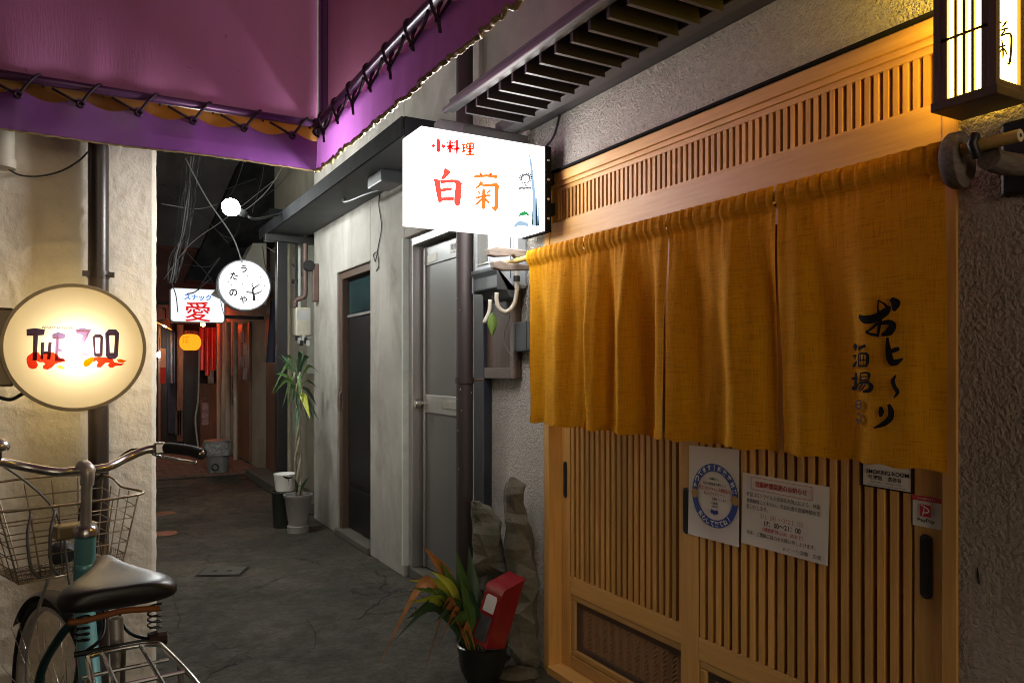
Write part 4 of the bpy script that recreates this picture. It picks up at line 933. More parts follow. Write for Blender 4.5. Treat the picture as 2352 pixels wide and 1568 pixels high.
# =================================================================== OVAL SHOP SIGN (left)
def round_sign():
    Y = 2.88
    c = onY(174, 798, Y); R_ = .2105
    t = thing('round_sign', 'round ivory lit sign with navy lettering over red flames', 'sign', (c.x, Y + .05, c.z - R_))
    F = frameM((c.x, Y, c.z), (1, 0, 0), UP) @ Matrix.Rotation(math.pi, 4, 'X')      # local z goes away from the camera
    MB().lathe([(R_ - .012, -.004), (R_ - .002, -.004), (R_, .004), (R_, .106), (R_ - .002, .114), (R_ - .012, .114), (R_ - .012, .104), (R_ - .008, .10), (R_ - .008, .01), (R_ - .012, .006)], F, 72, closed=True).build('rim', 'gold_rim', t, smooth=40)
    MB().lathe([(.0001, 0), (R_ - .0121, 0)], F, 72).build('front_face', 'acrylic', t, fix=False)
    MB().lathe([(.0001, .11), (R_ - .0121, .11)], F, 72).build('rear_face', 'acrylic_rear', t, fix=False)
    MB().lathe([(.0001, -.026), (.014, -.022), (.024, -.008), (.026, .004), (.02, .018), (.010, .026), (.0001, .028)], Matrix.Translation((c.x + .005, Y + .055, c.z - .004)), 20).build('bulb', 'bulb_warm', t, smooth=True)
    # arm to the side wall
    MB().box(-.85, c.x - R_ - .001, Y + .03, Y + .08, c.z - .012, c.z + .012).build('arm', 'gold_rim', t, bevel=.003)
    a, b = onY(0, 706, Y + .085), onY(0, 888, Y + .085)
    MB().box(c.x - R_ - .09, c.x - R_ + .035, Y + .081, Y + .12, b.z, a.z).build('mount_plate', 'gold_rim', t, bevel=.008)
    tube('supply_cable', [onY(u, v, Y + .10) for u, v in ((-30, 905), (0, 913), (25, 917), (50, 905), (75, 890))], .006, 'cable_black', t)
    Z = zm(0, 1020, 2.8)
    def pjk(k): return lambda x, y: onY(*Z(x, y), Y - .0015 - .0004 * k)
    p0, p1 = pjk(1), pjk(2)
    def rects(name, m, L, pj):
        b = MB()
        for P in L: poly(b, P, pj)
        b.build(name, m, t, fix=False)
    R4 = lambda x0, y0, x1, y1: [(x0, y0), (x1, y0), (x1, y1), (x0, y1)]
    # flames first (lowest)
    FL = []
    FL.append([(290, 880), (340, 845), (400, 838), (430, 880), (425, 950), (380, 930), (400, 975), (380, 1010), (340, 1018), (300, 1000), (280, 950), (278, 910)])
    FL.append([(431, 878), (480, 850), (560, 838), (600, 870), (640, 905), (680, 915), (690, 940), (620, 950), (580, 965), (545, 1000), (500, 1025), (455, 1015), (448, 985), (475, 965), (455, 945), (426, 948)])
    FL.append([(985, 890), (1080, 890), (1180, 905), (1200, 945), (1260, 960), (1310, 950), (1280, 980), (1210, 985), (1180, 1005), (1150, 1000), (1130, 975), (1150, 955), (1110, 950), (1060, 1000), (1020, 1000), (1012, 975), (1030, 950), (1010, 930), (975, 945)])
    for P in FL: rects('flame', 'film_flame', [P], pjk(0))
    for P in [[(870, 960), (890, 920), (950, 895), (984, 891), (974, 946), (930, 985), (890, 995)], [(1228, 915), (1265, 912), (1330, 930), (1290, 950), (1240, 945)]]: rects('flame_tip', 'film_dark_orange', [P], pjk(0))
    rects('flame_tip', 'film_gold', [[(590, 995), (630, 975), (690, 1015), (640, 1018)]], pjk(0))
    # letters
    rects('lettering', 'film_navy', [[(278, 600), (365, 588), (472, 602), (465, 660), (400, 665), (386, 925), (342, 925), (348, 668), (280, 668)],
          [(428, 740), (468, 738), (462, 830), (500, 828), (508, 738), (545, 736), (530, 915), (494, 915), (498, 860), (458, 862), (450, 915), (424, 912)]], p0)
    rects('lettering', 'film_violet', [[(548, 650), (610, 630), (690, 652), (686, 692), (622, 705), (618, 800), (655, 806), (652, 838), (614, 838), (612, 900), (678, 905), (676, 936), (576, 936), (582, 700), (548, 695)],
          [(796, 598), (870, 588), (958, 602), (905, 725), (880, 830), (960, 880), (800, 884), (830, 780), (868, 660), (796, 640)]], p0)
    def ring(name, m, O, I, pj):
        b = MB(); n = len(O)
        b.add([pj(*p) for p in O] + [pj(*p) for p in I], [(i, (i + 1) % n, (i + 1) % n + n, i + n) for i in range(n)]); b.build(name, m, t, fix=False)
    ring('lettering', 'film_navy', [(1000, 650), (1058, 650), (1084, 680), (1078, 880), (1050, 892), (1000, 888), (985, 870), (968, 680)], [(1004, 690), (1048, 690), (1052, 695), (1044, 845), (1040, 850), (1010, 850), (1006, 845), (1000, 695)], p0)
    ring('lettering', 'film_navy', [(1140, 602), (1220, 602), (1252, 640), (1238, 885), (1205, 912), (1145, 912), (1112, 885), (1104, 640)], [(1152, 664), (1204, 664), (1208, 670), (1196, 840), (1192, 846), (1158, 846), (1154, 840), (1148, 670)], p0)
    ln = MB()
    for P in ([(290, 645), (440, 660)], [(368, 592), (364, 800), (360, 910)], [(440, 765), (436, 905)], [(520, 760), (508, 905)], [(440, 850), (515, 848)], [(602, 665), (600, 800), (592, 920)], [(560, 690), (680, 700)], [(590, 920), (665, 922)], [(812, 618), (935, 622), (885, 720)], [(985, 675), (1070, 672), (1060, 868), (1000, 868), (985, 675)], [(1126, 650), (1230, 655), (1215, 868), (1130, 868), (1126, 650)]):
        for a_, b_ in zip(P[:-1], P[1:]): brush(ln, [a_, b_], [7, 7], p1, 2)
    ln.build('inline', 'film_inline', t, fix=False)
    o = p1(605, 585); text('NIGHT WALKER', t, 'film_navy', o, (1, 0, 0), UP, w=(p1(770, 585) - p1(440, 585)).length, h=(p1(0, 598) - p1(0, 570)).length, shear=.3, bold=.02)
round_sign()

# =================================================================== AWNING
AK = 3.08 / 3.2
AX, AY, AZP, AZB = .875 * AK, 3.08, 1.3 + 1.028 * AK, 1.3 + .833 * AK
AT = 1.3 + .988 * AK; AE = 1.3 + .962 * AK
def awning():
    t = thing('awning', 'canvas awning tinted as in purple light, laced to a pipe frame across the upper left', 'awning', (.0, 2.2, 2.13))
    c = MB().grid(lambda a, b: V((-.86 + (AX + .85) * a, AY + .012 + .010 * noise.noise(V((a * 4, b * 3, 0))) + .006 * math.sin(a * 58 + 2 * noise.noise(V((a * 9, 0, 0)))) * math.exp(-b * 9), AZP + .007 + 1.3 * b)), 160, 30).build('end_canvas', 'canvas_purple_light', t, smooth=True)
    MB().grid(lambda a, b: V((AX + .012 + .006 * noise.noise(V((a * 6, b * 3, 5))), AY - .04 - 3.9 * a, AZP + .007 + 1.3 * b)), 40, 16).build('side_canvas', 'canvas_purple_light', t, smooth=True)
    MB().box(-.86, AX + .01, AY + .021, AY + .024, AZB + .06, AZP + .017).build('end_lining', 'canvas_warm_light', t)
    MB().box(AX + .024, AX + .027, AY - 3.9, AY + .01, AZB + .11, AZP + .017).build('side_lining', 'canvas_purple_light', t)
    MB().box(AX - .012, AX + .012, AY - .07, AY - .008, AZP + .03, 3.6).build('corner_post', 'post_violet', t, bevel=.004)
    MB().box(AX - .0135, AX - .0125, AY - .068, AY - .063, AZP + .03, 3.6).build('post_seam', 'rope_dark', t)
    tube('end_pipe', [(-.86, AY - .012, AZP), (AX - .02, AY - .012, AZP)], .0155, 'pipe_violet', t, 14, 0)
    tube('side_pipe', [(AX - .02, AY + .0, AZP), (AX - .02, -.7, AZP)], .0155, 'pipe_violet', t, 14, 0)
    MB().grid(lambda a, b: V((-.85 + (AX + .86) * a, AY + .012 - 4.0 * b, 3.61 + .25 * math.sin(a * 1.5))), 6, 12).build('roof_canvas', 'canvas_purple_light', t, smooth=True)  # unseen awning roof, added to hold back overhead sky light
    # corner knot
    MB().tube(catmull([(AX - .035, AY - .03, AZP + .01), (AX - .01, AY - .035, AZP - .015), (AX - .03, AY - .02, AZP - .035), (AX - .005, AY - .03, AZP - .05), (AX - .02, AY - .03, AZP - .02)], 6), .010, 8).build('corner_knot', 'rope_dark', t, smooth=True)
    # end valance
    P0, SP = -.01 * AK, .1908 * AK
    def top(s):
        k = (s - P0) / SP; f = k - math.floor(k); return AT - .030 * math.sin(math.pi * f)
    def vend(a, b):
        x = -.86 + (AX + .855) * a; z1 = top(x); z = z1 + (AZB - z1) * b
        wv = .010 * math.sin(x * 9 + 1) * b + .006 * noise.noise(V((x * 7, z * 9, 0))) + .008 * math.sin(math.pi * ((x - P0) / SP - math.floor((x - P0) / SP))) * (1 - b)
        if b > .93: wv += .004 * noise.noise(V((x * 60, 0, 0))); z += .003 * noise.noise(V((x * 40, 3, 0)))
        return V((x, AY - .014 + wv, z))
    MB().grid(vend, 190, 18).build('end_valance', 'valance_purple_light', t, smooth=True)
    hem = [vend(i / 150, 1.0) + V((0, -.003, .002 * noise.noise(V((i * .9, 0, 0))))) for i in range(151)]
    MB().tube(hem, .0035, 6).build('end_hem', 'gold_rim', t, smooth=True)  # gold stands for warm light catching the hem
    def vside(a, b):
        y = AY - .004 - 3.7 * a; k = (AY - y) / SP; f = k - math.floor(k); z1 = AT + .002 - .026 * math.sin(math.pi * f); z = z1 + (AZB - z1) * b
        wv = .012 * noise.noise(V((y * 5, 1, 0))) * b + .005 * noise.noise(V((y * 16, z * 5, 0))) * b
        if b > .86: q = (b - .86) / .14; wv += q * .012 * noise.noise(V((y * 34, 0, 2))); z += q * .010 * noise.noise(V((y * 30, 5, 2)))
        return V((AX - .014 + wv, y, z))
    MB().grid(vside, 420, 22).build('side_valance', 'valance_purple_light', t, smooth=True)
    hem = [vside(i / 520, 1.0) + V((.004 * noise.noise(V((i * .35, 0, 7))), 0, .006 * noise.noise(V((i * .31, 4, 0))))) for i in range(521)]
    MB().tube(hem, [.006 + .005 * abs(noise.noise(V((i * .4, 9, 0)))) for i in range(521)], 7).build('side_hem', 'gold_rim', t, smooth=True)  # warm glints along the crinkled hem, painted in as gold
    # eyelets and lacing
    me = None
    prof = [(.0105 + .0042 * math.cos(a), .0042 * math.sin(a)) for a in [k * math.pi / 4 for k in range(8)]]
    Fy = frameM((0, 0, 0), (1, 0, 0), UP)
    em_ = MB().lathe(prof, Fy, 16, closed=True).mesh('eyelet', 'eyelet_metal', True)
    rope = .0050
    def lace(name, pts): MB().tube(catmull(pts, 5), rope, 6).build(name, 'rope_dark', t, smooth=True)
    xs = [P0 + SP * k for k in range(-4, 5)]
    for x in xs:
        e = V((x, AY - .020, AE))
        inst('eyelet', em_, t, Matrix.Translation(e))
        r = .0185
        lace('rope', [e + V((0, .004, 0)), e + V((.02, -.006, .03)), V((x + .045, AY - .012 - r, AZP)), V((x + .062, AY - .012, AZP + r)), V((x + .070, AY - .012 + r, AZP)), V((x + .072, AY - .008, AZP - r))])
        lace('rope', [V((x + .098, AY - .008, AZP - r - .001)), V((x + .14, AY - .016, AE + .022)), V((x + SP - .012, AY - .014, AE + .008))])
    Fx = frameM((0, 0, 0), (0, -1, 0), UP)
    em2 = MB().lathe(prof, Fx, 16, closed=True).mesh('eyelet', 'eyelet_metal', True)
    for k in range(1, 17):
        y = AY - SP * k + .06; e = V((AX - .022, y, AE + .003)); inst('eyelet', em2, t, Matrix.Translation(e)); r = .0185; xp = AX - .02
        lace('rope', [e, e + V((-.012, .004, .025)), V((xp - r, y + .012, AZP)), V((xp, y + .018, AZP + r)), V((xp + r, y + .022, AZP)), V((xp + .006, y + .01, AZP - .025)), e + V((.002, 0, .004)), e + V((-.006, -.02, -.012)), e + V((-.008, -.035, -.03 - .02 * (k % 2)))])
        lace('rope', [e + V((0, -.01, 0)), V((xp + .004, y - .08, AZP - .03)), V((xp - .005, y - .13, AZP - .012))])
awning()

# =================================================================== BICYCLE
def bicycle():
    t = thing('bicycle', 'teal city bicycle with wire basket and rear rack leaning at the white wall', 'bicycle', (.04, 1.9, 0))
    B = V((-.0975, .995, 0)).normalized(); BR = V((B.y, -B.x, 0))
    th = rad(20); H = V((-math.sin(th), math.cos(th), 0)); HR = V((H.y, -H.x, 0))
    S = V((.0045, 2.24, 0))          # steering head, plan
    RA = V((.105, 1.30, .33)); FA = V((-.068, 2.48, .33)); BB = V((.068, 1.73, .29))
    # frame
    fr = tube('frame', [S + B * .02 + UP * .80, S + B * .035 + UP * .70, S - B * .10 + UP * .53, S - B * .30 + UP * .38, BB + B * .04 + UP * .02, BB], .0245, 'bike_teal', t, 16)
    MB().tube([S + UP * .872, S + B * .062 + UP * .66], .025, 16).build('head_tube', 'bike_teal', fr, smooth=40)
    tube('seat_tube', [BB, V((.062, 1.66, .66))], .017, 'bike_teal', fr, 14, 2)
    for s in (-1, 1):
        tube('chain_stay', [BB + BR * .03 * s, RA + BR * .06 * s], .010, 'bike_teal', fr, 10, 2)
        tube('seat_stay', [V((.062, 1.66, .60)) + BR * .012 * s, V((.075, 1.53, .52)) + BR * .045 * s, RA + BR * .06 * s], .009, 'bike_teal', fr, 10)
    # stickers on the frame tube
    def wrap(name, m, z0, z1, a0, a1, r=.0252):
        def fn(p, q):
            z = z0 + (z1 - z0) * q; k = (.87 - z) / .21
            ax = (S + UP * z + B * (.062 * min(1, k))) if z > .70 else (S + B * (.035 - (.70 - z) * .55) + UP * z)
            a = a0 + (a1 - a0) * p; n = RT * math.sin(a) - FW * math.cos(a); return ax + n * (r + .001)
        MB().grid(fn, 8, 6).build(name, m, fr, smooth=True)
    wrap('yellow_sticker', 'leaf_yellow', .665, .70, -.1, .9)
    for k in range(5): wrap('striped_sticker', 'leaf_brown' if k % 2 else 'ink_white', .60 + .012 * k, .61 + .012 * k, -.35, .6)
    wrap('red_sticker', 'ink_red', .555, .595, -1.1, -.5)
    # fork
    fk = tube('fork', [S + B * .065 + UP * .655, S + B * .075 + UP * .62], .022, 'bike_teal_dark', t, 14, 2)
    for s in (-1, 1):
        tube('fork_blade', [S + B * .072 + UP * .635 + HR * .02 * s, S + B * .10 + UP * .60 + HR * .048 * s, FA - H * .045 + UP * .15 + HR * .05 * s, FA + HR * .052 * s], .0115, 'bike_teal_dark', fk, 10)
    # handlebar + stem
    st = MB().tube([S + UP * .865, S - B * .03 + UP * 1.03], .0128, 14).build('stem', 'seat_alu', t, smooth=40)
    SH = S - B * .03 + UP * 1.035
    MB().lathe([(.03, 0), (.031, .012), (.026, .022), (.016, .03)], Matrix.Translation(S + UP * .872), 20).build('headset', 'chrome', st, smooth=50)
    MB().tube(catmull([SH - UP * .03, SH - H * .004 + UP * .004, SH + H * .025 + UP * .014], 4), [.016] * 4 + [.019] * 5, 14).build('stem_clamp', 'seat_alu', st, smooth=50)
    C = SH + H * .028 + UP * .004
    def hb(s): return [C, C + HR * .06 * s + UP * .002, C + HR * .12 * s + H * .03 + UP * .018, C + HR * .175 * s + H * .03 + UP * .036, C + HR * .215 * s - H * .0 + UP * .040, C + HR * .243 * s - H * .075 + UP * .036, C + HR * .255 * s - H * .125 + UP * .028]
    for s in (-1, 1):
        P = catmull(hb(s), 6)
        MB().tube(P, .0112, 12).build('handlebar', 'chrome', t, smooth=True)
        q = P[-13:]
        MB().tube(q, [.0155] * len(q), 12).build('grip', 'rubber', t, smooth=40)
        MB().cbox(P[-15], (.03, .03, .034)).build('lever_clamp', 'chrome', t, bevel=.006)
        b0 = P[-15] - UP * .016; lv = [b0 + HR * -.01 * s + H * .015, b0 + HR * .02 * s + H * .035 - UP * .012, b0 + HR * .05 * s - H * .015 - UP * .02, b0 + HR * .062 * s - H * .085 - UP * .024]
        MB().tube(catmull(lv, 5), .0048, 8).build('brake_lever', 'chrome', t, smooth=True)
        tube('brake_cable', [b0 + H * .02, b0 + H * .10 - HR * .05 * s + UP * .0, S + H * .12 + UP * .92 + HR * .03 * s, S + B * .06 + UP * .72 + HR * .03 * s], .003, 'cable_black' if s > 0 else 'cable_grey', t, 6)
    bl = catmull(hb(-1), 6)[-18] + UP * .022
    be = MB().lathe([(.012, 0), (.026, .004), (.029, .012), (.026, .024), (.014, .032), (.0001, .034)], Matrix.Translation(bl), 20).build('bell', 'chrome', t, smooth=60)
    MB().cbox(bl - UP * .008, (.022, .022, .02)).build('bell_mount', 'rubber', be)
    # saddle
    s0 = V((.0635, 1.585, .868))
    sec = [(0.0, .070, .006, .030), (.006, .090, -.010, .032), (.03, .104, -.024, .036), (.065, .107, -.024, .037), (.10, .094, -.022, .036), (.14, .066, -.020, .040), (.18, .042, -.016, .038), (.225, .030, -.014, .038), (.26, .024, -.010, .036), (.272, .012, .004, .028)]
    n = 20; vs = []; fs = []
    for (s, hw, lo, hi) in sec:
        for k in range(n):
            a = 2 * math.pi * k / n; cx, sx = math.cos(a), math.sin(a)
            x = hw * (abs(cx) ** .75) * (1 if cx > 0 else -1); z = (hi if sx > 0 else -lo) * sx * (1 - .22 * (1 - abs(cx)) * (1 if sx > 0 and s < .15 else 0))
            if sx <= 0: z = lo * abs(sx) ** .6
            vs.append(s0 + B * s + BR * x + UP * z)
    for i in range(len(sec) - 1):
        for k in range(n): l = (k + 1) % n; fs.append((i * n + k, i * n + l, (i + 1) * n + l, (i + 1) * n + k))
    fs += [tuple(range(n)), tuple(reversed(range((len(sec) - 1) * n, len(sec) * n)))]
    sd = MB().add(vs, fs).build('saddle', 'saddle_black', t, smooth=True)
    md = sd.modifiers.new('sub', 'SUBSURF'); md.levels = 1; md.render_levels = 1
    MB().tube(catmull([s0 + B * .004 + BR * x * .07 - UP * (.022 - .004 * math.cos(x * 3)) - B * (.006 * (1 - x * x)) for x in (-1.25, -.9, -.5, 0, .5, .9)], 5), .006, 6).build('saddle_edge', 'saddle_edge', sd, smooth=True)
    for s in (-1, 1):
        hc = s0 + B * .045 + BR * .062 * s
        MB().tube([hc + BR * .012 * math.cos(a) + B * .012 * math.sin(a) + UP * (-.030 - .011 * a / 6.28) for a in [k * .42 for k in range(66)]], .0019, 6).build('spring', 'iron_black', sd, smooth=True)
        tube('saddle_rail', [hc - UP * .10, s0 + B * .10 + BR * .02 * s - UP * .085, s0 + B * .2 + BR * .012 * s - UP * .03], .0035, 'iron_black', sd, 6)
    MB().tube([s0 + B * .045 - BR * .075 - UP * .098, s0 + B * .045 + BR * .078 - UP * .098], .0055, 8).build('cross_bolt', 'iron_black', sd)
    MB().lathe([(.014, -.016), (.016, 0), (.014, .016)], frameM(s0 + B * .05 + BR * .068 - UP * .098, B, UP), 12).build('reflector', 'ink_brown', sd)
    MB().tube([V((.062, 1.66, .60)), s0 + B * .085 - UP * .055], .0128, 14).build('seat_post', 'seat_alu', t, smooth=40)
    # wheels
    def wheel(c, hd, fork):
        wr = hd.cross(UP); F = frameM(c, hd, UP)
        w_ = MB().lathe([(.315 + .016 * math.cos(a), .016 * math.sin(a)) for a in [k * math.pi / 5 for k in range(10)]], F, 64, closed=True).build('wheel', 'rubber', t, smooth=True)
        MB().lathe([(.300, -.011), (.300, .011), (.288, .009), (.286, 0), (.288, -.009)], F, 64, closed=True).build('rim', 'seat_alu', w_, smooth=50)
        MB().lathe([(.0001, -.045), (.018, -.045), (.024, -.03), (.016, -.02), (.016, .02), (.024, .03), (.018, .045), (.0001, .045)], F, 18).build('hub', 'chrome', w_, smooth=50)
        me = MB().tube([V((0, .018, 0)), V((0, .288, 0))], .0011, 5).mesh('spoke', 'chrome', True)
        for k in range(32):
            M = F @ Matrix.Rotation(2 * math.pi * k / 32, 4, 'Z') @ Matrix.Translation((0, 0, .028 * (1 if k % 2 else -1))) @ Matrix.Rotation(rad(5.4) * (1 if k % 2 else -1) * -1 * -1, 4, 'X') @ Matrix.Rotation(rad(14) * (1 if k % 4 < 2 else -1) * .35, 4, 'Z')
            inst('spoke', me, w_, M)
        return w_
    fw = wheel(FA, H, True); rw = wheel(RA, B, False)
    MB().lathe([(.0001, -.03), (.03, -.03), (.035, -.012), (.035, .012), (.03, .03), (.0001, .03)], frameM(FA + HR * .085, H, UP), 18).build('hub_dynamo', 'chrome', fw, smooth=50)
    MB().lathe([(.0355, -.008), (.0362, 0), (.0355, .008)], frameM(FA + HR * .085, H, UP), 18).build('dynamo_band', 'ink_blue', fw, smooth=50)
    def fender(c, hd, a0, a1, name, m):
        rt = V((hd.y, -hd.x, 0))
        def fn(p, q):
            a = a0 + (a1 - a0) * p; x = (q - .5) * 2; r = .345 - .012 * x * x
            return c + hd * (r * math.cos(a)) + UP * (r * math.sin(a)) + rt * (.027 * x)
        MB().grid(fn, 40, 6).build(name, m, t, smooth=True)
    fender(FA, H, rad(35), rad(170), 'front_fender', 'black_paint'); fender(RA, B, rad(15), rad(200), 'rear_fender', 'black_paint')
    # basket
    bc = S + H * .085
    def bp(a, d, z):       # a across, d forward, z height: the basket widens upwards
        k = (z - .755) / .195; wa = .125 + .045 * k; wd = .17 + .08 * k
        return bc + HR * (a * wa) + H * (d * wd) + UP * (z + .0 * k)
    bk = thing_part = MB().tube(catmull([bp(-1, 0, .945), bp(1, 0, .945), bp(1.02, .5, .955), bp(1, 1, .975), bp(0, 1.08, .985), bp(-1, 1, .975), bp(-1.02, .5, .955)], 8, True), .0036, 8, True).build('basket', 'rusty_wire', t, smooth=True)
    def loop(z, r=.0019): return MB().tube(catmull([bp(-1, 0, z), bp(1, 0, z), bp(1, 1, z + .03 * (z - .755) / .195), bp(-1, 1, z + .03 * (z - .755) / .195)], 1, True), r, 6, True).build('basket_wire', 'rusty_wire', bk, smooth=True)
    for z in (.915, .883, .851, .819, .787): loop(z)
    loop(.757, .003)
    for k in range(6):
        a = -1 + 2 * k / 5
        MB().tube([bp(a, 0, .945), bp(a, 0, .757), bp(a, 1, .757), bp(a, 1, .975)], .0022 if k in (0, 5) else .0018, 6).build('basket_wire', 'rusty_wire', bk)
    for k in range(1, 4):
        d = k / 4
        MB().tube([bp(-1, d, .95), bp(-1, d, .757), bp(1, d, .757), bp(1, d, .95)], .0018, 6).build('basket_wire', 'rusty_wire', bk)
    m = MB()
    for k in range(-20, 44):      # expanded mesh floor
        for sgn in (1, -1):
            pts = []
            for q in range(2):
                pass
        a0 = -1 + k / 12
    for k in range(25):
        a = -1 + 2 * k / 24
        m.tube([bp(a, 0, .758), bp(a, 1, .758)], .0009, 4); m.tube([bp(a, -.001, .758), bp(a, -.001, .79)], .0009, 4)
    for k in range(16):
        d = k / 15
        m.tube([bp(-1, d, .7585), bp(1, d, .7585)], .0009, 4); m.tube([bp(1, d, .758), bp(1, d, .79)], .0009, 4); m.tube([bp(-1, d, .758), bp(-1, d, .79)], .0009, 4)
    for k in range(4): m.tube([bp(-1, -.001, .765 + .007 * k), bp(1, -.001, .765 + .007 * k)], .0009, 4)
    m.build('mesh_floor', 'rusty_wire', bk)
    tube('basket_stay', [bp(-.3, .3, .757), FA + HR * -.07 + UP * .2, FA + HR * -.062], .0045, 'seat_alu', t, 8)
    tube('basket_stay', [bp(.3, .3, .757), FA + HR * .07 + UP * .2, FA + HR * .062], .0045, 'seat_alu', t, 8)
    for x in (-.03, .012): MB().tube(catmull([bp(-.35 + x * 8, 0, .93), bp(-.5 + x * 8, -.12, .88), bp(-.55 + x * 8, -.15, .80), bp(-.4 + x * 8, -.05, .765)], 5), .004, 6).build('lock_cable', 'cable_grey', t, smooth=True)
    MB().cbox(S + H * .075 + UP * .875, (.10, .05, .035), Matrix.Rotation(th, 3, 'Z')).build('lamp_bracket', 'gold_rim', t, bevel=.006)
    lm = MB().lathe([(.018, 0), (.032, .02), (.034, .045), (.0001, .046)], frameM(S + H * .12 + UP * .80, HR, UP) @ Matrix.Rotation(math.pi, 4, 'X'), 18).build('head_lamp', 'dark_plastic', t, smooth=50)
    # rear rack
    z = .768; R0 = V((.066, 1.615, z)); 
    rp = lambda x, y: R0 + BR * x - B * y + UP * 0
    rk = MB().tube(catmull([rp(-.07, .30), rp(-.062, .05), rp(-.048, 0), rp(.048, 0), rp(.066, .06), rp(.078, .30), rp(.05, .36), rp(-.05, .36)], 6, True), .0052, 8, True).build('rear_rack', 'chrome', t, smooth=True)
    for x in (-.035, .03): MB().tube([rp(x, -.0), rp(x, .36)], .004, 8).build('rack_bar', 'chrome', rk)
    MB().tube([rp(-.075, .18), rp(.076, .18)], .004, 8).build('rack_bar', 'chrome', rk); MB().tube([rp(-.07, .02) - UP * .03, rp(.075, .02) - UP * .03], .004, 8).build('rack_bar', 'chrome', rk)
    for s in (-1, 1): MB().tube([rp(.075 * s, .12), RA + BR * .065 * s], .005, 8).build('rack_stay', 'chrome', rk)
    MB().tube([rp(0, 0), V((.064, 1.66, .60))], .0045, 8).build('rack_stay', 'chrome', rk)
    rf = MB().lathe([(.0001, -.03), (.028, -.026), (.036, 0), (.028, .026), (.0001, .03)], Matrix.Translation(rp(.01, .10) - UP * .11) @ Matrix.Diagonal((1, 1.2, 1.3, 1)), 18).build('ring_lock', 'black_gloss', t, smooth=True)
    # crank
    MB().lathe([(.0001, -.004), (.075, -.004), (.08, 0), (.075, .004), (.0001, .004)], frameM(BB + BR * .055, B, UP), 28).build('chainring', 'chrome', t)
    for s in (-1, 1):
        MB().tube([BB + BR * .07 * s, BB + BR * .075 * s + (B * .1 - UP * .13) * s], .009, 8).build('crank', 'chrome', t)
        MB().cbox(BB + BR * .12 * s + (B * .1 - UP * .13) * s, (.085, .06, .024)).build('pedal', 'rubber', t, bevel=.004)
    MB().tube(catmull([RA + BR * -.08, RA + BR * -.11 - UP * .15 + B * .02, RA + BR * -.14 - UP * .325 + B * .04], 4), .008, 8).build('kickstand', 'chrome', t, smooth=True)
bicycle()

# =================================================================== STONES, PLANT, RED BOX
def stones():
    def stone(name, label, D, levels, dep, seed):
        n = 7; m = MB(); vs = []; L = []; ang = [.25, 1.0, 2.0, 2.75, 3.6, 4.5, 5.5]
        for i in range(len(levels) - 1):
            for k in range(4):
                t_ = k / 4; L.append([levels[i][q] + (levels[i + 1][q] - levels[i][q]) * t_ for q in range(3)])
        L.append(list(levels[-1]))
        for (v, ul, ur) in L:
            a, b = onD(ul, v, D), onD(ur, v, D); c = (a + b) / 2; hw = (b - a).length / 2
            for k in range(n):
                an = ang[k] + .25 * noise.noise(V((v * .013, k, seed)))
                ca, sa = math.cos(an), math.sin(an)
                p = c + RT * (hw * max(-1, min(1, ca * 1.25))) + FW * (dep * max(-1, min(1, sa * 1.3)) * (.6 + .4 * min(1, hw / .06)))
                p += V((noise.noise(p * 14 + V((seed, 0, 0))), noise.noise(p * 14 + V((0, seed, 0))), noise.noise(p * 9 + V((0, 0, seed))))) * .03
                vs.append(p)
        fs = []
        for i in range(len(L) - 1):
            for k in range(n): l = (k + 1) % n; fs.append((i * n + k, i * n + l, (i + 1) * n + l, (i + 1) * n + k))
        fs += [tuple(range(n)), tuple(reversed(range((len(L) - 1) * n, len(L) * n)))]
        tag(m.add(vs, fs).build(name, 'stone_moss', bevel=.004), label, 'stone', 'upright stones by the entrance')
    stone('upright_stone', 'tall mossy upright stone slab leaning between flower pot and door frame', 3.34, [(1092, 1170, 1186), (1112, 1157, 1202), (1190, 1158, 1212), (1310, 1163, 1238), (1330, 1166, 1228), (1420, 1168, 1240), (1528, 1172, 1234)], .055, 3)
    stone('upright_stone', 'shorter slanting stone slab behind the potted plant by the navy board', 3.42, [(1150, 1080, 1098), (1166, 1082, 1130), (1200, 1084, 1148), (1290, 1086, 1166), (1400, 1088, 1168), (1508, 1090, 1165)], .05, 8)
    o = MB()
    c = onD(1185, 1548, 3.22)
    def fn(a, b):
        an = 2 * math.pi * a; r = b
        return V((c.x, c.y, 0)) + RT * (.10 * r * math.cos(an)) + FW * (.06 * r * math.sin(an)) + UP * (.035 * math.sqrt(max(0, 1 - r * r)) + .006 * noise.noise(V((math.cos(an) * 2, math.sin(an) * 2, r * 3))))
    tag(o.grid(fn, 20, 6).build('flat_stone', 'stone_moss', smooth=True), 'low flat stone on the ground beside the flower pot', 'stone')
stones()
PC = onD(1108, 846, 3.2); PC = V((PC.x, PC.y, 0))
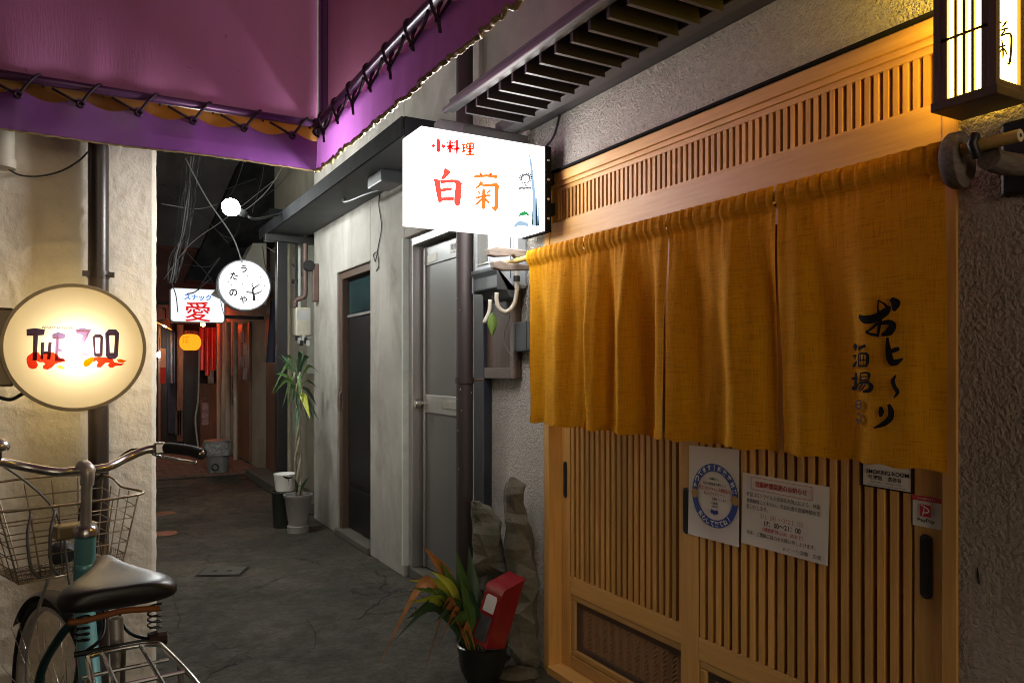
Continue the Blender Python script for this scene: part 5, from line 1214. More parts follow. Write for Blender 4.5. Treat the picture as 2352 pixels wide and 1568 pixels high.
def blade(base, tip, wd, droop, m, parent, name='leaf', side=0., n=10, twist=0.):
    base, tip = V(base), V(tip); d = tip - base; s = d.normalized().cross(FW)
    s = RT.copy() if s.length < .05 else s.normalized()
    ax_ = d.normalized().cross(s); s = (s * math.cos(side) + ax_ * math.sin(side)).normalized()
    mid = base.lerp(tip, .55) + UP * droop
    wd *= 1.25 if m == 'leaf_brown' else (1.5 if name == 'leaf' and base.y < 4 else 1.1)
    P = catmull([base, base.lerp(mid, .55) + UP * droop * .25, mid, tip], n // 3 + 1)
    N_ = len(P); vs = []
    for i, p in enumerate(P):
        t_ = i / (N_ - 1); w_ = wd * (math.sin(math.pi * min(1, max(.02, t_ * .97 + .02)) ** 1.25) ** 1.15)
        tg = (P[min(i + 1, N_ - 1)] - P[max(0, i - 1)]).normalized()
        a = twist * t_; ss = (s * math.cos(a) + tg.cross(s) * math.sin(a))
        nn = tg.cross(ss)
        for q in (-1, -.5, 0, .5, 1): vs.append(p + ss * (w_ * q / 2) + nn * (-.16 * w_ * (1 - abs(q))))
    MB().add(vs, [(i * 5 + k, i * 5 + k + 1, i * 5 + k + 6, i * 5 + k + 5) for i in range(N_ - 1) for k in range(4)]).build(name, m, parent, smooth=True, fix=False)
def pot_plant():
    t = thing('potted_plant', 'drooping broad leaved plant in a black glazed pot at the stones', 'plant', PC)
    MB().lathe([(.0001, 0), (.075, 0), (.095, .05), (.105, .12), (.110, .142), (.102, .146), (.096, .135), (.086, .10), (.0001, .10)], Matrix.Translation(PC), 36).build('pot', 'pot_black', t, smooth=50)
    MB().lathe([(.0001, .112), (.091, .105)], Matrix.Translation(PC), 24).build('soil', 'soil', t)
    b = PC + UP * .11
    def lf(bu, bv, u, v, D, wd, dr, m, side=0., tw=0.): blade(b + RT * bu + FW * bv, onD(u, v, D), wd, dr, m, t, side=side, twist=tw)
    for q in ((-.02, .0, 1076, 1252, 3.22, .044, .01, 'leaf_dark', .3, .4), (-.03, .02, 1048, 1262, 3.18, .040, .01, 'leaf_green', -.3, .2), (-.05, .0, 973, 1254, 3.1, .042, .09, 'leaf_brown', .1, .5), (-.04, 0, 1012, 1288, 3.1, .034, .05, 'leaf_green', .4, .3),
              (-.05, 0, 940, 1332, 3.0, .030, .12, 'leaf_yellow', .2, .3), (-.05, -.02, 948, 1350, 2.98, .026, .10, 'leaf_green', .6, .2), (-.05, -.02, 938, 1384, 2.95, .032, .11, 'leaf_yellow', -.2, .4), (-.06, -.02, 935, 1420, 2.95, .050, .13, 'leaf_dark', .3, .5), (-.06, -.03, 1002, 1425, 2.9, .048, .12, 'leaf_dark', .6, .7),
              (-.02, -.03, 1056, 1322, 3.0, .036, .03, 'leaf_green', .5, .4), (-.01, -.02, 1080, 1345, 3.05, .034, .02, 'leaf_dark', -.5, .5), (.0, .02, 1088, 1298, 3.3, .034, .01, 'leaf_dark', .4, .2), (-.04, .01, 990, 1310, 3.05, .030, .09, 'leaf_yellow', .7, .4), (-.03, -.02, 1025, 1365, 2.98, .032, .07, 'leaf_green', -.7, .5),
              (-.06, -.03, 870, 1528, 2.9, .040, .30, 'leaf_brown', .3, .6), (-.05, -.06, 972, 1556, 2.85, .042, .24, 'leaf_brown', -.3, .6), (-.04, -.07, 1003, 1500, 2.9, .034, .17, 'leaf_brown', .4, .5), (-.02, -.07, 1045, 1505, 2.95, .026, .12, 'leaf_brown', .5, .4), (-.05, -.04, 905, 1470, 2.95, .026, .16, 'leaf_dark', .2, .5), (-.03, 0, 1052, 1400, 3.05, .022, .03, 'leaf_brown', .6, .3), (-.05, .03, 985, 1370, 3.2, .03, .1, 'leaf_dark', -.4, .5), (-.03, -.05, 1030, 1440, 2.9, .03, .1, 'leaf_green', .5, .6)): lf(*q)
    for k in range(26):
        a = RND.uniform(0, 6.28); r = RND.uniform(.02, .09); q = b + V((r * math.cos(a), r * math.sin(a), 0))
        blade(q, q + RT * RND.uniform(-.10, .03) - FW * RND.uniform(0, .06) + UP * RND.uniform(-.05, .07), .006, .03, RND.choice(['leaf_green', 'leaf_brown', 'leaf_dark', 'stem_pale']), t, name='dry_blade')
    for k in range(6): tube('stalk', [b + RT * (-.05 + .015 * k), b + RT * (-.06 + .012 * k) + UP * .08, b + RT * (-.09 + .02 * k) + UP * .17], .0035, 'stem_pale', t, 6)
pot_plant()
def red_box():
    c0 = onD(1118, 1480, 3.13)
    t = thing('red_box', 'red plastic box with sloping lid tilted in the black flower pot', 'box', c0)
    lean = rad(17)
    up = (UP * math.cos(lean) + RT * math.sin(lean) + FW * .10).normalized(); yaw = rad(-40)
    fx = (RT * math.cos(yaw) + FW * math.sin(yaw)); fx = (fx - up * fx.dot(up)).normalized(); fz = fx.cross(up)     # fx: along the front, fz: towards the viewer
    M = frameM(c0, fx, up)
    # profile in (depth along fz, height along up): rounded front lip, lid slopes up to the back
    prof = [(.055, 0), (.055, .215), (.050, .232), (.038, .243), (.02, .252), (-.06, .292), (-.065, .288), (-.065, 0)]
    w2 = .047
    vs = [M @ V((-w2, y, z)) for z, y in prof]
    MB().prism(vs, fx * (2 * w2)).build('case', 'red_plastic', t, bevel=.005)
    MB().prism([M @ V((-w2 - .003, y, z)) for z, y in [(.058, .222), (.053, .240), (.04, .250), (.02, .258), (-.066, .300), (-.067, .292), (.02, .2525), (.04, .2435), (.052, .232)]], fx * (2 * w2 + .006)).build('lid', 'red_plastic', t, bevel=.002)
    q = [(-.030, .135), (.030, .135), (.030, .195), (.022, .205), (-.022, .205), (-.030, .195)]
    MB().prism([M @ V((x, y, .0555)) for x, y in q], -fz * -.0015).build('paper_label', 'label_white', t)
    MB().prism([M @ V((x, y, .0555)) for x, y in [(-.034, .02), (.030, .02), (.030, .122), (-.034, .122)]], -fz * -.0012).build('window', 'window_plastic', t)
red_box()
def far_pots():
    p = onD(685, 846, 6.05); p.z = 0
    t = thing('potted_dracaena', 'tall thin plant with braided pale stems in a grey pot by the wall', 'plant', p)
    MB().lathe([(.0001, 0), (.085, 0), (.087, .05), (.075, .055), (.105, .27), (.115, .28), (.115, .30), (.10, .30), (.09, .26), (.0001, .26)], Matrix.Translation(p), 28).build('pot', 'pot_grey', t, smooth=50)
    MB().lathe([(.0001, .272), (.096, .265)], Matrix.Translation(p), 20).build('soil', 'soil', t)
    for j in range(3):
        P = []
        for k in range(22):
            z = .27 + 1.0 * k / 21; a = k * .55 + j * 2.1; P.append(p + V((.022 * math.cos(a) + .02 * noise.noise(V((z * 2, j, 0))), .022 * math.sin(a), z)))
        MB().tube(P, [.013 - .005 * k / 21 for k in range(22)], 7).build('stem', 'stem_pale', t, smooth=True)
    top = p + UP * 1.22
    for k in range(26):
        a = RND.uniform(0, 6.28); r = RND.uniform(.07, .24); h = RND.uniform(-.26, .22)
        b_ = top + V((0, 0, RND.uniform(-.16, .02)))
        blade(b_, b_ + V((r * math.cos(a), r * math.sin(a), h)), RND.uniform(.022, .034), RND.uniform(.03, .12), RND.choice(['leaf_green', 'leaf_green', 'leaf_dark', 'leaf_dark', 'leaf_dark']), t, side=RND.uniform(-1., 1.))
    for u, v in ((624, 905), (640, 850), (632, 885)): blade(top, onD(u, v, 5.95), .02, .14, 'leaf_green', t)
    blade(top - UP * .1, onD(712, 962, 5.9), .05, .05, 'leaf_yellow', t); blade(top - UP * .18, onD(678, 1010, 5.9), .035, .02, 'leaf_dark', t)
    for k in range(5): blade(p + UP * .27, p + V((RND.uniform(-.12, .12), RND.uniform(-.12, .02), RND.uniform(.35, .5))), .02, .02, 'leaf_dark', t)
    q = onD(655, 846, 6.25); q.z = 0
    t = thing('black_bucket', 'black tub standing at the foot of the black post', 'bucket', q)
    MB().lathe([(.0001, 0), (.095, 0), (.108, .285), (.112, .29), (.104, .295), (.1, .28), (.0001, .27)], Matrix.Translation(q), 26).build('tub', 'pot_black', t, smooth=50)
    t = thing('white_planter', 'white pail with a dark painted branch on top of the black tub', 'pail', q + UP * .2955)
    MB().lathe([(.0001, .2955), (.074, .2955), (.078, .31), (.092, .43), (.095, .435), (.090, .438), (.084, .42), (.0001, .40)], Matrix.Translation(q), 28).build('pail', 'white_plastic', t, smooth=50)
    b = MB()
    def cyl(x, z): a = x; return q + (RT * math.sin(a) - FW * math.cos(a)) * (.0785 + (z - .31) * .118 + .0015) + UP * z
    for pts in ([(.1, .425), (.5, .41), (1.0, .412)], [(.5, .41), (.62, .38), (.6, .35)]): brush(b, pts, [.01, .018, .008], cyl, 4)
    b.build('painted_branch', 'ink_black', t, fix=False)
far_pots()
def cracks():
    g = bpy.data.objects['ground']; Z = zm(0, 1700, 1.8234)
    def pj(x, y): u, v = Z(x, y); p = onD(u, v, 1742 * 1.3 / (v - 846)); p.z = .003; return p
    for pts in ([(1180, 700), (1290, 690), (1420, 668), (1560, 648), (1640, 628)], [(1150, 1010), (1300, 992), (1480, 985), (1650, 958), (1800, 895), (1980, 838), (2160, 810), (2330, 800)], [(1200, 915), (1350, 902), (1500, 885), (1640, 868)], [(1820, 602), (1950, 612), (2040, 596), (2120, 580)], [(1190, 1010), (1230, 1120), (1215, 1200)], [(1350, 1440), (1480, 1480), (1640, 1420), (1830, 1390), (2060, 1400), (2300, 1425)], [(1700, 415), (1780, 430), (1860, 400)], [(2100, 1130), (2160, 1220), (2150, 1330)]):
        P = []
        for a, b in zip(pts[:-1], pts[1:]):
            for k in range(5): P.append((a[0] + (b[0] - a[0]) * k / 5 + RND.uniform(-9, 9), a[1] + (b[1] - a[1]) * k / 5 + RND.uniform(-5, 5)))
        P.append(pts[-1]); q = MB(); W3 = [pj(*p) for p in P]; vs = []
        for i, p in enumerate(W3):
            t_ = (W3[min(i + 1, len(W3) - 1)] - W3[max(0, i - 1)]).normalized(); n_ = V((-t_.y, t_.x, 0)) * (RND.uniform(.0006, .0028) * (0.2 if i in (0, len(W3) - 1) else 1)); vs += [p - n_, p + n_]
        q.add(vs, [(2 * i, 2 * i + 1, 2 * i + 3, 2 * i + 2) for i in range(len(W3) - 1)]).build('crack', 'hole_black', g, fix=False)
cracks()
def ground_bits():
    a, b, c, d = [onD(u, v, 1742 * 1.3 / (v - 846)) for u, v in ((455, 1300), (556, 1296), (567, 1322), (468, 1336))]
    cen = (a + b + c + d) / 4; cen.z = 0
    t = thing('manhole_cover', 'small rectangular concrete drain cover with two holes in the alley', 'cover', cen)
    M = Matrix.Translation(cen) @ Matrix.Rotation(rad(-26), 4, 'Z')
    MB().box(-.142, .142, -.107, .107, .0035, .0045, M).build('joint', 'hole_black', t)
    MB().box(-.128, .128, -.093, .093, .0048, .010, M).build('plate', 'cover_concrete', t, bevel=.002)
    for x in (-.045, .045):
        MB().lathe([(.0001, 0), (.017, 0)], M @ Matrix.Translation((x, -.01, .0115)), 14).build('finger_hole', 'hole_black', t)
    for k, (u, v) in enumerate(((378, 1180), (380, 1226))):
        p = onD(u, v, 1742 * 1.3 / (v - 846)); p.z = 0
        t = thing('ground_disc', ('farther' if k == 0 else 'nearer') + ' of two worn orange discs on the ground at the plaster corner', 'disc', p, 'orange ground discs')
        MB().lathe([(.0001, .010), (.085, .010), (.092, .004)], Matrix.Translation(p), 28).build('plate', 'marker_orange', t, smooth=40)
        MB().lathe([(.06, .0108), (.064, .0108)], Matrix.Translation(p), 28).build('ring_mark', 'ink_red', t)
ground_bits()

# =================================================================== FAR END OF THE ALLEY
def side_houses():
    t = thing('olive_house', 'olive plastered house behind the black post with a raised step', 'building', (1.95, 8, 0))
    MB().box(1.95, 2.6, 6.60, 9.5, 0, 2.30).build('wall', 'wall_olive', t)
    MB().box(1.93, 2.6, 6.60, 7.55, 1.25, 2.62).build('pale_wall', 'wall_pale', t)
    MB().box(1.95, 2.6, 6.60, 9.5, 2.301, 5.4).build('upper_wall', 'wall_olive', t)
    MB().box(1.69, 1.949, 6.75, 9.5, 0, .10).build('step', 'cover_concrete', t, bevel=.01)
    MB().box(1.5, 2.0, 7.2, 9.6, 2.72, 2.78).build('eave', 'metal_fascia', t)
    MB().box(1.92, 1.949, 8.9, 9.45, .1, 1.95).build('door', 'far_wood', t)
    t2 = thing('navy_banner', 'dark navy cloth banner hanging beyond the black post', 'banner', (1.75, 8.2, 1.2))
    a, b = onD(622, 690, 8.2), onD(641, 832, 8.2)
    MB().grid(lambda p, q: V((a.x + (b.x - a.x) * p - .05 * q * (1 - p), a.y + .02 * math.sin(p * 9), a.z + (b.z - a.z) * q)), 8, 10).build('cloth', 'noren_navy', t2, smooth=True)
    tube('cord', [V((a.x, a.y, a.z)), V((1.94, a.y, a.z + .12))], .004, 'cable_black', t2)
    # pipes and meter at the end of the cement wall
    t = thing('gas_meter', 'grey gas meter with pipework at the end of the cement wall', 'meter', onD(690, 780, 6.75))
    a, b = onD(674, 706, 6.75), onD(711, 772, 6.75)
    MB().box(a.x, b.x + .02, a.y - .08, a.y + .06, b.z, a.z).build('case', 'pipe_beige', t, bevel=.015)
    MB().box(a.x + .01, b.x, a.y - .084, a.y - .0805, b.z + .14, a.z - .03).build('dial', 'tag_grey', t)
    tube('pipe', [onD(701, v, 6.7) for v in (540, 620, 670)] + [onD(697, 682, 6.7), onD(680, 690, 6.7), onD(676, 706, 6.7)], .022, 'pipe_rust', t, 10)
    for k in range(6): q = onD(682 + 5 * k, 776 + 6 * (k % 3), 6.72); MB().cbox(q, (.03, .03, .05)).build('valve', 'tag_grey' if k % 2 else 'iron_black', t, bevel=.004)
    for u, m, r in ((665, 'pipe_beige', .018), (680, 'cable_grey', .012), (688, 'wall_pale', .014)):
        tag(MB().tube([onD(u, 552, 6.85), onD(u, 1120 if u == 665 else 720, 6.85)], r, 10).build('riser_pipe', m, smooth=40), {665: 'long beige riser pipe beside the black post', 680: 'thin grey riser pipe above the gas meter', 688: 'pale riser pipe above the gas meter'}[u], 'pipe', 'riser pipes')
    MB
    t = thing('tiled_house', 'pale house front with brown door and posters deep in the alley', 'building', (1.95, 11, 0))
    MB().box(1.95, 2.6, 9.501, 13.6, 0, 5.2).build('wall', 'wall_olive', t)
    y0, y1 = onX(577, 900, 1.94).y, onX(545, 900, 1.94).y
    d = MB().box(1.915, 1.949, y0, y1, .06, 1.92).build('door', 'far_wood', t, bevel=.004)
    for k in range(4):
        pz = 1.15 + .17 * k; MB().box(1.908, 1.9145, y0 + .12 + .2 * (k % 2), y0 + .42 + .2 * (k % 2), pz, pz + .15).build('poster', 'poster', d)
    y0, y1 = onX(546, 900, 1.94).y, onX(531, 900, 1.94).y
    for k in range(5): MB().box(1.935, 1.949, y0 + .03, y1 - .05, .75 + .24 * k, .96 + .24 * k).build('poster', 'poster' if k > 1 else 'poster_dark', t)
    for u, r, D in ((541, .03, 10.6), (524, .04, 11.3), (503, .035, 11.9)):
        tag(MB().tube([onD(u, 740, D), onD(u, 846 + 1742 * 1.3 / D - 2, D)], r, 10).build('standpipe', 'pipe_beige', smooth=40), {541: 'beige standpipe right beside the brown door', 524: 'thick beige standpipe left of the posters', 503: 'beige standpipe nearest the red cloth'}[u], 'pipe', 'beige standpipes')
side_houses()
def far_end():
    Y = 13.5
    t = thing('far_shopfront', 'dark wooden tavern front closing the alley with a warm lamp', 'building', (1.4, Y, 0))
    MB().box(-1.5, 2.6, Y + .05, Y + .4, 0, 5.4).build('wall', 'dark_wall', t)
    def strip(name, u0, u1, v0, v1, m, dep=.05): a, b = onY(u0, v0, Y), onY(u1, v1, Y); return MB().box(a.x, b.x, Y - dep, Y + .049, max(.0, b.z), a.z).build(name, m, t, bevel=.004)
    strip('post', 405, 420, 745, 1012, 'far_wood', .10); strip('post', 362, 368, 745, 1012, 'far_wood', .10)
    strip('dark_door', 420, 456, 760, 1030, 'black_paint', .16); strip('navy_door', 385, 404, 880, 995, 'far_navy', .02)
    strip('lintel', 360, 470, 700, 745, 'far_wood', .12)
    strip('brown_panel', 458, 500, 880, 1020, 'far_wood', .04); strip('notice', 476, 490, 820, 880, 'poster', .06); strip('notice', 462, 478, 925, 975, 'poster', .06)
    for k in range(7):
        for j in range(3):
            a = onY(405 + 5 * j, 945 + 8 * k, Y); MB().box(a.x - .028, a.x + .028, Y - .115, Y - .101, a.z - .028, a.z + .028).build('wall_tile', 'pipe_rust', t)
    # hanging noren strips
    t2 = thing('navy_noren', 'dark patterned navy cloth hanging in the far tavern doorway', 'curtain', onY(395, 880, Y - .12))
    for k in range(3):
        a, b = onY(383 + 7.5 * k, 762, Y - .14), onY(390 + 7.5 * k, 880, Y - .14)
        MB().grid(lambda p, q: V((a.x + (b.x - a.x) * p, Y - .14 + .02 * math.sin(p * 6 + k), a.z + (b.z - a.z) * q)), 6, 8).build('cloth_strip', 'poster_dark' if k == 1 else 'far_navy', t2, smooth=True)
    # warm lamp
    p = onY(380, 740, Y - .5)
    t3 = thing('shade_lamp', 'warm lamp with a conical shade at the far tavern door', 'lamp', p)
    MB().lathe([(.03, .06), (.035, .03), (.15, -.06), (.145, -.062), (.03, .02)], Matrix.Translation(p) @ Matrix.Rotation(.5, 4, 'Y'), 20).build('shade', 'gold_rim', t3, smooth=50)
    MB().lathe([(.0001, -.05), (.03, -.035), (.04, -.01), (.02, .02), (.0001, .03)], Matrix.Translation(p + V((.0, -.02, -.03))), 14).build('bulb', 'far_bulb', t3, smooth=True)
    tube('stem', [p + UP * .05, p + UP * .2, p + V((0, .5, .25))], .012, 'iron_black', t3, 6)
    p = onY(366, 815, Y - .4)
    t4 = thing('white_bulb', 'small bare white bulb beside the plaster corner far down the alley', 'lamp', p)
    MB().lathe([(.0001, -.045), (.04, -.02), (.045, .005), (.03, .035), (.0001, .045)], Matrix.Translation(p), 14).build('bulb', 'far_white', t4, smooth=True)
    tube('cord', [p + UP * .04, p + UP * .3, p + V((0, .4, .4))], .006, 'cable_black', t4, 6)
    a, b = onY(368, 800, Y - .45), onY(381, 880, Y - .45)
    t5 = thing('paper_banner', 'narrow white and red banner under the white bulb', 'banner', b)
    MB().box(a.x, b.x, Y - .46, Y - .45, (a.z + b.z * 1.2) / 2.2, a.z).build('white_half', 'paper', t5); MB().box(a.x, b.x, Y - .46, Y - .45, b.z, (a.z + b.z * 1.2) / 2.2 - .001).build('red_half', 'far_red', t5)
    # red cloth and its lamp
    t6 = thing('red_noren', 'bright red cloth lit up at the corner tavern', 'curtain', onD(475, 880, 12.1))
    for k in range(3):
        a, b = onD(458 + 13 * k, 752, 12.2), onD(470 + 13 * k, 850 + 12 * (k % 2), 12.2)
        MB().grid(lambda p, q: V((a.x + (b.x - a.x) * p, a.y + (b.y - a.y) * p + .03 * math.sin(p * 7 + k), a.z + (b.z - a.z) * q)), 8, 8).build('cloth_strip', 'far_red', t6, smooth=True)
    p = onD(466, 745, 11.6)
    t7 = thing('red_lamp', 'small red lamp over the red cloth', 'lamp', p)
    MB().lathe([(.0001, -.035), (.03, -.02), (.035, 0), (.03, .02), (.0001, .035)], Matrix.Translation(p), 14).build('bulb', 'red_bulb', t7, smooth=True)
    tube('cord', [p + UP * .03, p + UP * .3], .006, 'cable_black', t7, 6)
    # paper lantern
    c = onD(437, 786, 11.0)
    t8 = thing('paper_lantern', 'glowing orange ribbed paper lantern under the white snack bar sign', 'lantern', c - UP * .13)
    prof = [(.05, -.118)] + [((.143 + .004 * (k % 2)) * math.sqrt(max(.05, 1 - (abs(z) / .135) ** 2.4)), z) for k, z in enumerate([-.11 + .22 * i / 16 for i in range(17)])] + [(.05, .118)]
    MB().lathe(prof, Matrix.Translation(c), 32).build('paper_shell', 'lantern_orange', t8, smooth=True)
    for s in (-1, 1): MB().lathe([(.055, -.008), (.055, .008)], Matrix.Translation(c + UP * .124 * s), 20).build('ring', 'iron_black', t8)
    text('酒', t8, 'film_gold', c - FW * .152 + UP * .03, RT, UP, h=.10, bold=.02)
    tube('cord', [c + UP * .13, c + UP * .6], .006, 'cable_black', t8, 6)
    P = [onD(u, v, 10.6) for u, v in ((458, 800), (457, 860), (455, 920), (449, 960), (452, 1000), (456, 1030))]
    tag(tube('hanging_hose', P, .012, 'pipe_beige'), 'pale hose hanging down below the orange lantern', 'hose')
    P = [onD(u, v, 10.4) for u, v in ((456, 925), (462, 921), (476, 912))]
    tag(tube('short_stick', P, .008, 'cable_grey'), 'short pale stick poking out beside the hanging hose', 'stick')
far_end()
def dustbin():
    p = onD(500, 846, 9.35); p.z = 0
    t = thing('dustbin', 'grey plastic dustbin with a clear bag over its rim', 'bin', p)
    MB().lathe([(.0001, 0), (.12, 0), (.15, .36), (.155, .36), (.155, .37), (.145, .375), (.0001, .34)], Matrix.Translation(p), 28).build('body', 'bin_plastic', t, smooth=45)
    def bag(a, b):
        an = 2 * math.pi * a; r = .165 + .02 * noise.noise(V((math.cos(an) * 3, math.sin(an) * 3, b * 4))); return p + V((r * math.cos(an), r * math.sin(an), .40 - .16 * b + .02 * noise.noise(V((an * 2, 0, 0)))))
    MB().grid(bag, 40, 8).build('bag', 'bag_clear', t, smooth=True)
    MB().lathe([(.0001, .435), (.06, .432), (.16, .42), (.17, .405), (.165, .40), (.0001, .40)], Matrix.Translation(p), 28).build('lid', 'bin_plastic', t, smooth=45)
    f = onD(506, 1065, 9.17)
    MB().lathe([(.032, -.004), (.045, -.004), (.045, .004), (.032, .004)], frameM(p - FW * .131 + UP * .1 + RT * .02, RT, UP), 18, closed=True).build('foot_ring', 'iron_black', t)
dustbin()
def hanging_signs():
    # snack bar sign
    D = 9.0; c = onD(453, 701, D); Y = c.y
    a, b = onY(391, 660, Y), onY(516, 742, Y)
    x0, x1, z0, z1 = a.x, b.x, b.z, a.z
    t = thing('snack_sign', 'white rectangular lit sign with blue and red characters above the orange lantern', 'sign', ((x0 + x1) / 2, Y, z0))
    r = .035; pts = []
    for cx, cz, a0 in ((x1 - r, z1 - r, 0), (x0 + r, z1 - r, 90), (x0 + r, z0 + r, 180), (x1 - r, z0 + r, 270)):
        for k in range(5): an = rad(a0 + 22.5 * k); pts.append((cx + r * math.cos(an), cz + r * math.sin(an)))
    MB().prism([(x, Y, z) for x, z in pts], (0, .14, 0)).build('case', 'tag_grey', t, smooth=30)
    MB().add([((x0 + x1) / 2 + (x - (x0 + x1) / 2) * .975, Y - .003, (z0 + z1) / 2 + (z - (z0 + z1) / 2) * .965) for x, z in pts], [tuple(range(len(pts)))]).build('face', 'sign_white_far', t, fix=False)
    Z = zm(560, 900, 3.92); pj = lambda x, y: onY(*Z(x, y), Y - .006)
    text('スナック', t, 'film_cyan', pj(715, 843), (1, 0, 0), UP, w=(pj(918, 843) - pj(518, 843)).length, h=(pj(715, 800) - pj(715, 888)).length, bold=.025)
    text('愛', t, 'film_crimson', pj(715, 1052), (1, 0, 0), UP, w=(pj(905, 1000) - pj(527, 1000)).length, h=(pj(715, 905) - pj(715, 1198)).length, bold=.010)
    MB().box(x1 + .001, 1.949, Y + .05, Y + .09, z1 - .10, z1 - .06).box(x1 + .001, 1.949, Y + .05, Y + .09, z0 + .06, z0 + .10).build('arm', 'iron_black', t)
    # round sign
    D = 7.5; c = onD(562, 655, D); Y = c.y; R_ = .252
    t = thing('round_white_sign', 'round white lit sign with black characters and a drawn tree', 'sign', (c.x, Y, c.z - R_))
    F = frameM(c, (1, 0, 0), UP) @ Matrix.Rotation(math.pi, 4, 'X')
    MB().lathe([(R_ - .012, -.004), (R_, 0), (R_, .12), (R_ - .012, .12), (R_ - .012, .004)], F, 56, closed=True).build('rim', 'steel_box', t, smooth=40)
    MB().lathe([(.0001, 0), (R_ - .0121, 0)], F, 56).build('face', 'sign_round_lit', t, fix=False); MB().lathe([(.0001, .116), (R_ - .0121, .116)], F, 56).build('rear_face', 'sign_round_lit', t, fix=False)
    Z = zm(0, 860, 1.8234); pj = lambda x, y: onY(*Z(x, y), Y - .005)
    S = lambda n: (pj(n, 400) - pj(0, 400)).length
    for ch, x, y, h, rt in (('う', 1668, 270, 68, 0), ('た', 1600, 318, 72, -.12), ('の', 1595, 432, 68, .1), ('や', 1665, 480, 70, -.15)):
        text(ch, t, 'film_black', pj(x, y), (1, 0, 0), UP, h=S(h), bold=.03, rot=rt)
    text('R', t, 'film_mid', pj(1767, 478), (1, 0, 0), UP, h=S(28))
    b = MB()
    for k, (p_, w_) in enumerate((([(1738, 488), (1735, 450), (1728, 425), (1732, 395)], [20, 15, 12, 8]), ([(1730, 432), (1700, 430), (1678, 422)], [9, 8, 5]), ([(1728, 410), (1750, 392), (1775, 378)], [9, 8, 5]), ([(1738, 440), (1765, 435), (1790, 420)], [9, 8, 5]), ([(1732, 395), (1722, 380), (1730, 365)], [8, 6, 5]))): brush(b, p_, w_, lambda x, y, k=k: pj(x, y) + V((0, -.0003 * k, 0)), 4)
    b.build('drawn_tree', 'film_black', t, fix=False)
    b = MB()
    for k in range(46):
        a_ = RND.uniform(0, 6.28); q = RND.uniform(.1, 1) ** .5; x, y = 1745 + 62 * q * math.cos(a_), 372 + 62 * q * math.sin(a_); poly(b, [(x - 3, y), (x, y - 3), (x + 3, y), (x, y + 3)], pj)
    for x, y in ((1782, 328), (1808, 388), (1660, 374), (1690, 318), (1562, 358), (1582, 382)): poly(b, [(x - 6, y), (x - 3, y - 6), (x + 4, y - 5), (x + 6, y + 2), (x, y + 6)], pj)
    b.build('drawn_blossom', 'film_mid', t, fix=False)
    MB().box(c.x + R_ + .001, 1.949, Y + .04, Y + .08, c.z + .05, c.z + .09).build('arm', 'iron_black', t)
hanging_signs()
def flood_lamp():
    c = onD(530, 476, 5.5)
    t = thing('street_bulb', 'dazzling bare white street bulb on an arm over the alley', 'lamp', c)
    ax = (onD(575, 498, 5.62) - c).normalized()
    F = frameM(c, ax.cross(UP), UP.cross(ax).cross(ax) * -1)
    ex = ax.cross(UP).normalized(); ey = ax.cross(ex); F = frameM(c, ex, ey)
    if (F.to_3x3() @ V((0, 0, 1))).dot(ax) < 0: F = frameM(c, -ex, ey)
    MB().lathe([(.0001, -.062), (.035, -.054), (.058, -.028), (.064, .0), (.058, .025), (.042, .05), (.0245, .06)], F, 28).build('globe', 'flood_lens', t, smooth=True)
    MB().lathe([(.0245, .058), (.027, .06), (.027, .10), (.020, .125), (.0001, .126)], F, 20).build('socket', 'iron_black', t, smooth=40)
    tube('arm', [c + ax * .12, c + ax * .2, V((1.30, c.y + .32, 2.50)), V((1.374, c.y + .36, 2.53))], .010, 'iron_black', t, 10)
flood_lamp()
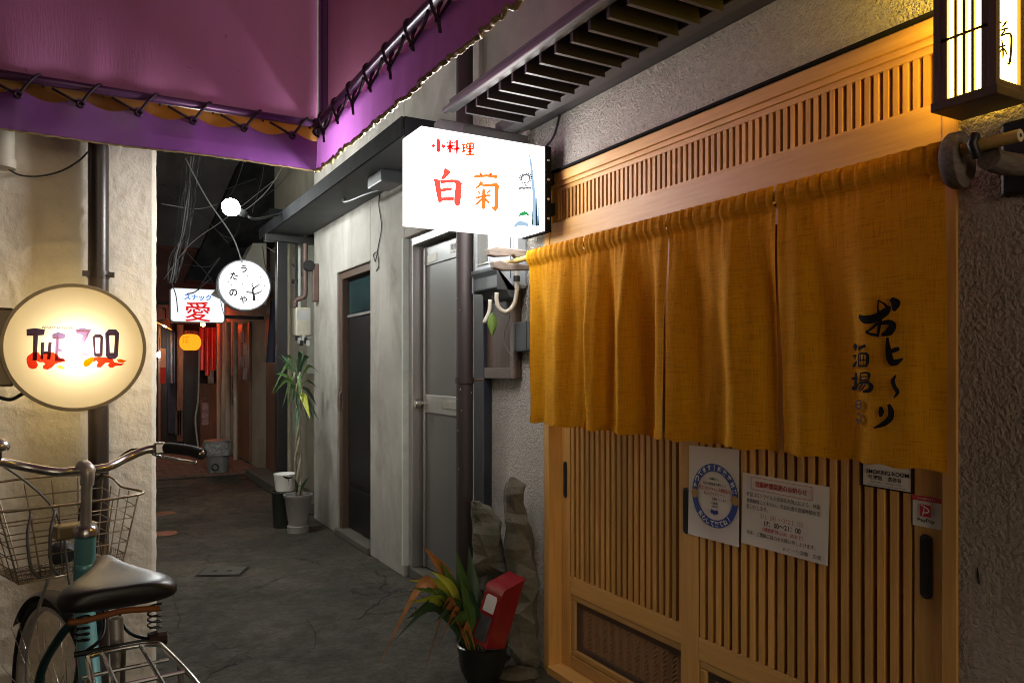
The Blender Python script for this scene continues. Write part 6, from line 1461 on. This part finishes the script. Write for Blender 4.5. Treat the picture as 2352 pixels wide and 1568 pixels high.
def overhead():
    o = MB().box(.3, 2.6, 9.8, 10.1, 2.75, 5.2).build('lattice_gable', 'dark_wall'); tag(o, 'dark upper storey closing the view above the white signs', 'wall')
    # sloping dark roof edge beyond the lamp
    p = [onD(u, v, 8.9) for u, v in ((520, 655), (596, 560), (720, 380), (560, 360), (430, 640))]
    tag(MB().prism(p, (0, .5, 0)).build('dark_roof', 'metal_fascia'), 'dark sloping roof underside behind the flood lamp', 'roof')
    p = [onD(u, v, 8.6) for u, v in ((500, 668), (560, 600), (588, 545), (612, 560), (612, 700), (520, 676))]
    tag(MB().prism(p, (0, .6, 0)).build('pale_gable', 'wall_olive'), 'pale gable wall lit from behind the round white sign', 'wall')
    G = 'overhead cables'
    specs = [((445, 362), (432, 480), (415, 560), (400, 640)), ((432, 365), (425, 470), (408, 545)), ((455, 365), (440, 470), (428, 560)), ((418, 372), (412, 500), (395, 600)), ((470, 368), (455, 420), (440, 500), (425, 545)),
             ((402, 545), (440, 590), (470, 620), (488, 645)), ((395, 605), (440, 612), (480, 615), (500, 600)), ((400, 600), (395, 640), (405, 680), (412, 720)), ((490, 640), (450, 665), (432, 672)), ((505, 590), (480, 630), (455, 665)),
             ((660, 372), (620, 430), (575, 470), (545, 490)), ((690, 372), (640, 425), (590, 462)), ((610, 382), (598, 420), (585, 470), (580, 490)), ((560, 372), (540, 430), (515, 470)), ((500, 470), (470, 475), (440, 478), (372, 470)), ((500, 530), (515, 545), (535, 544), (548, 520), (556, 508)),
             ((372, 440), (420, 470), (470, 500), (520, 560)), ((590, 410), (500, 440), (420, 430), (368, 420)), ((430, 365), (470, 450), (530, 540), (560, 600)), ((380, 640), (440, 560), (520, 500), (640, 400)), ((600, 560), (640, 590), (668, 640), (690, 655)), ((602, 565), (612, 620), (640, 640), (668, 612)), ((655, 590), (680, 612), (702, 635)), ((508, 668), (508, 700), (520, 740), (530, 730))]
    def cl(u, v): return 'thin cable in the tangle hanging beside the plaster corner' if u < 450 else ('thin cable looping beside the round white sign' if v > 590 else 'thin cable strung past the white street bulb')
    for k, s in enumerate(specs):
        D = 7.0 + .12 * (k % 9); P = []
        for j, q in enumerate(s):
            P.append(onD(q[0] + RND.uniform(-4, 4), q[1] + RND.uniform(-4, 4), D + .25 * j * (1 if k % 2 else -1) * .4))
        tag(tube('overhead_cable', P, RND.choice([.003, .004, .005, .0065]), RND.choice(['cable_black', 'cable_black', 'cable_grey']), n=6), cl(sum(q[0] for q in s) / len(s), sum(q[1] for q in s) / len(s)), 'cable', G)
    spine = [(446, 360), (440, 420), (430, 480), (424, 540), (406, 590), (394, 650)]
    for k in range(11):
        ou = RND.uniform(-13, 13); ph = RND.uniform(0, 6); D = RND.uniform(7.3, 7.6); P = []
        for j in range(16):
            t_ = j / 15 * (len(spine) - 1); a = min(int(t_), len(spine) - 2); f = t_ - a
            P.append(onD(spine[a][0] * (1 - f) + spine[a + 1][0] * f + ou * (1 - .35 * math.sin(j * .9)) + 3 * math.sin(j * .8 + ph), spine[a][1] * (1 - f) + spine[a + 1][1] * f, D))
        tag(tube('overhead_cable', P, RND.choice([.003, .0045, .007]), RND.choice(['cable_grey', 'cable_black', 'cable_black']), n=6, k=2), cl(400, 0), 'cable', G)
overhead()
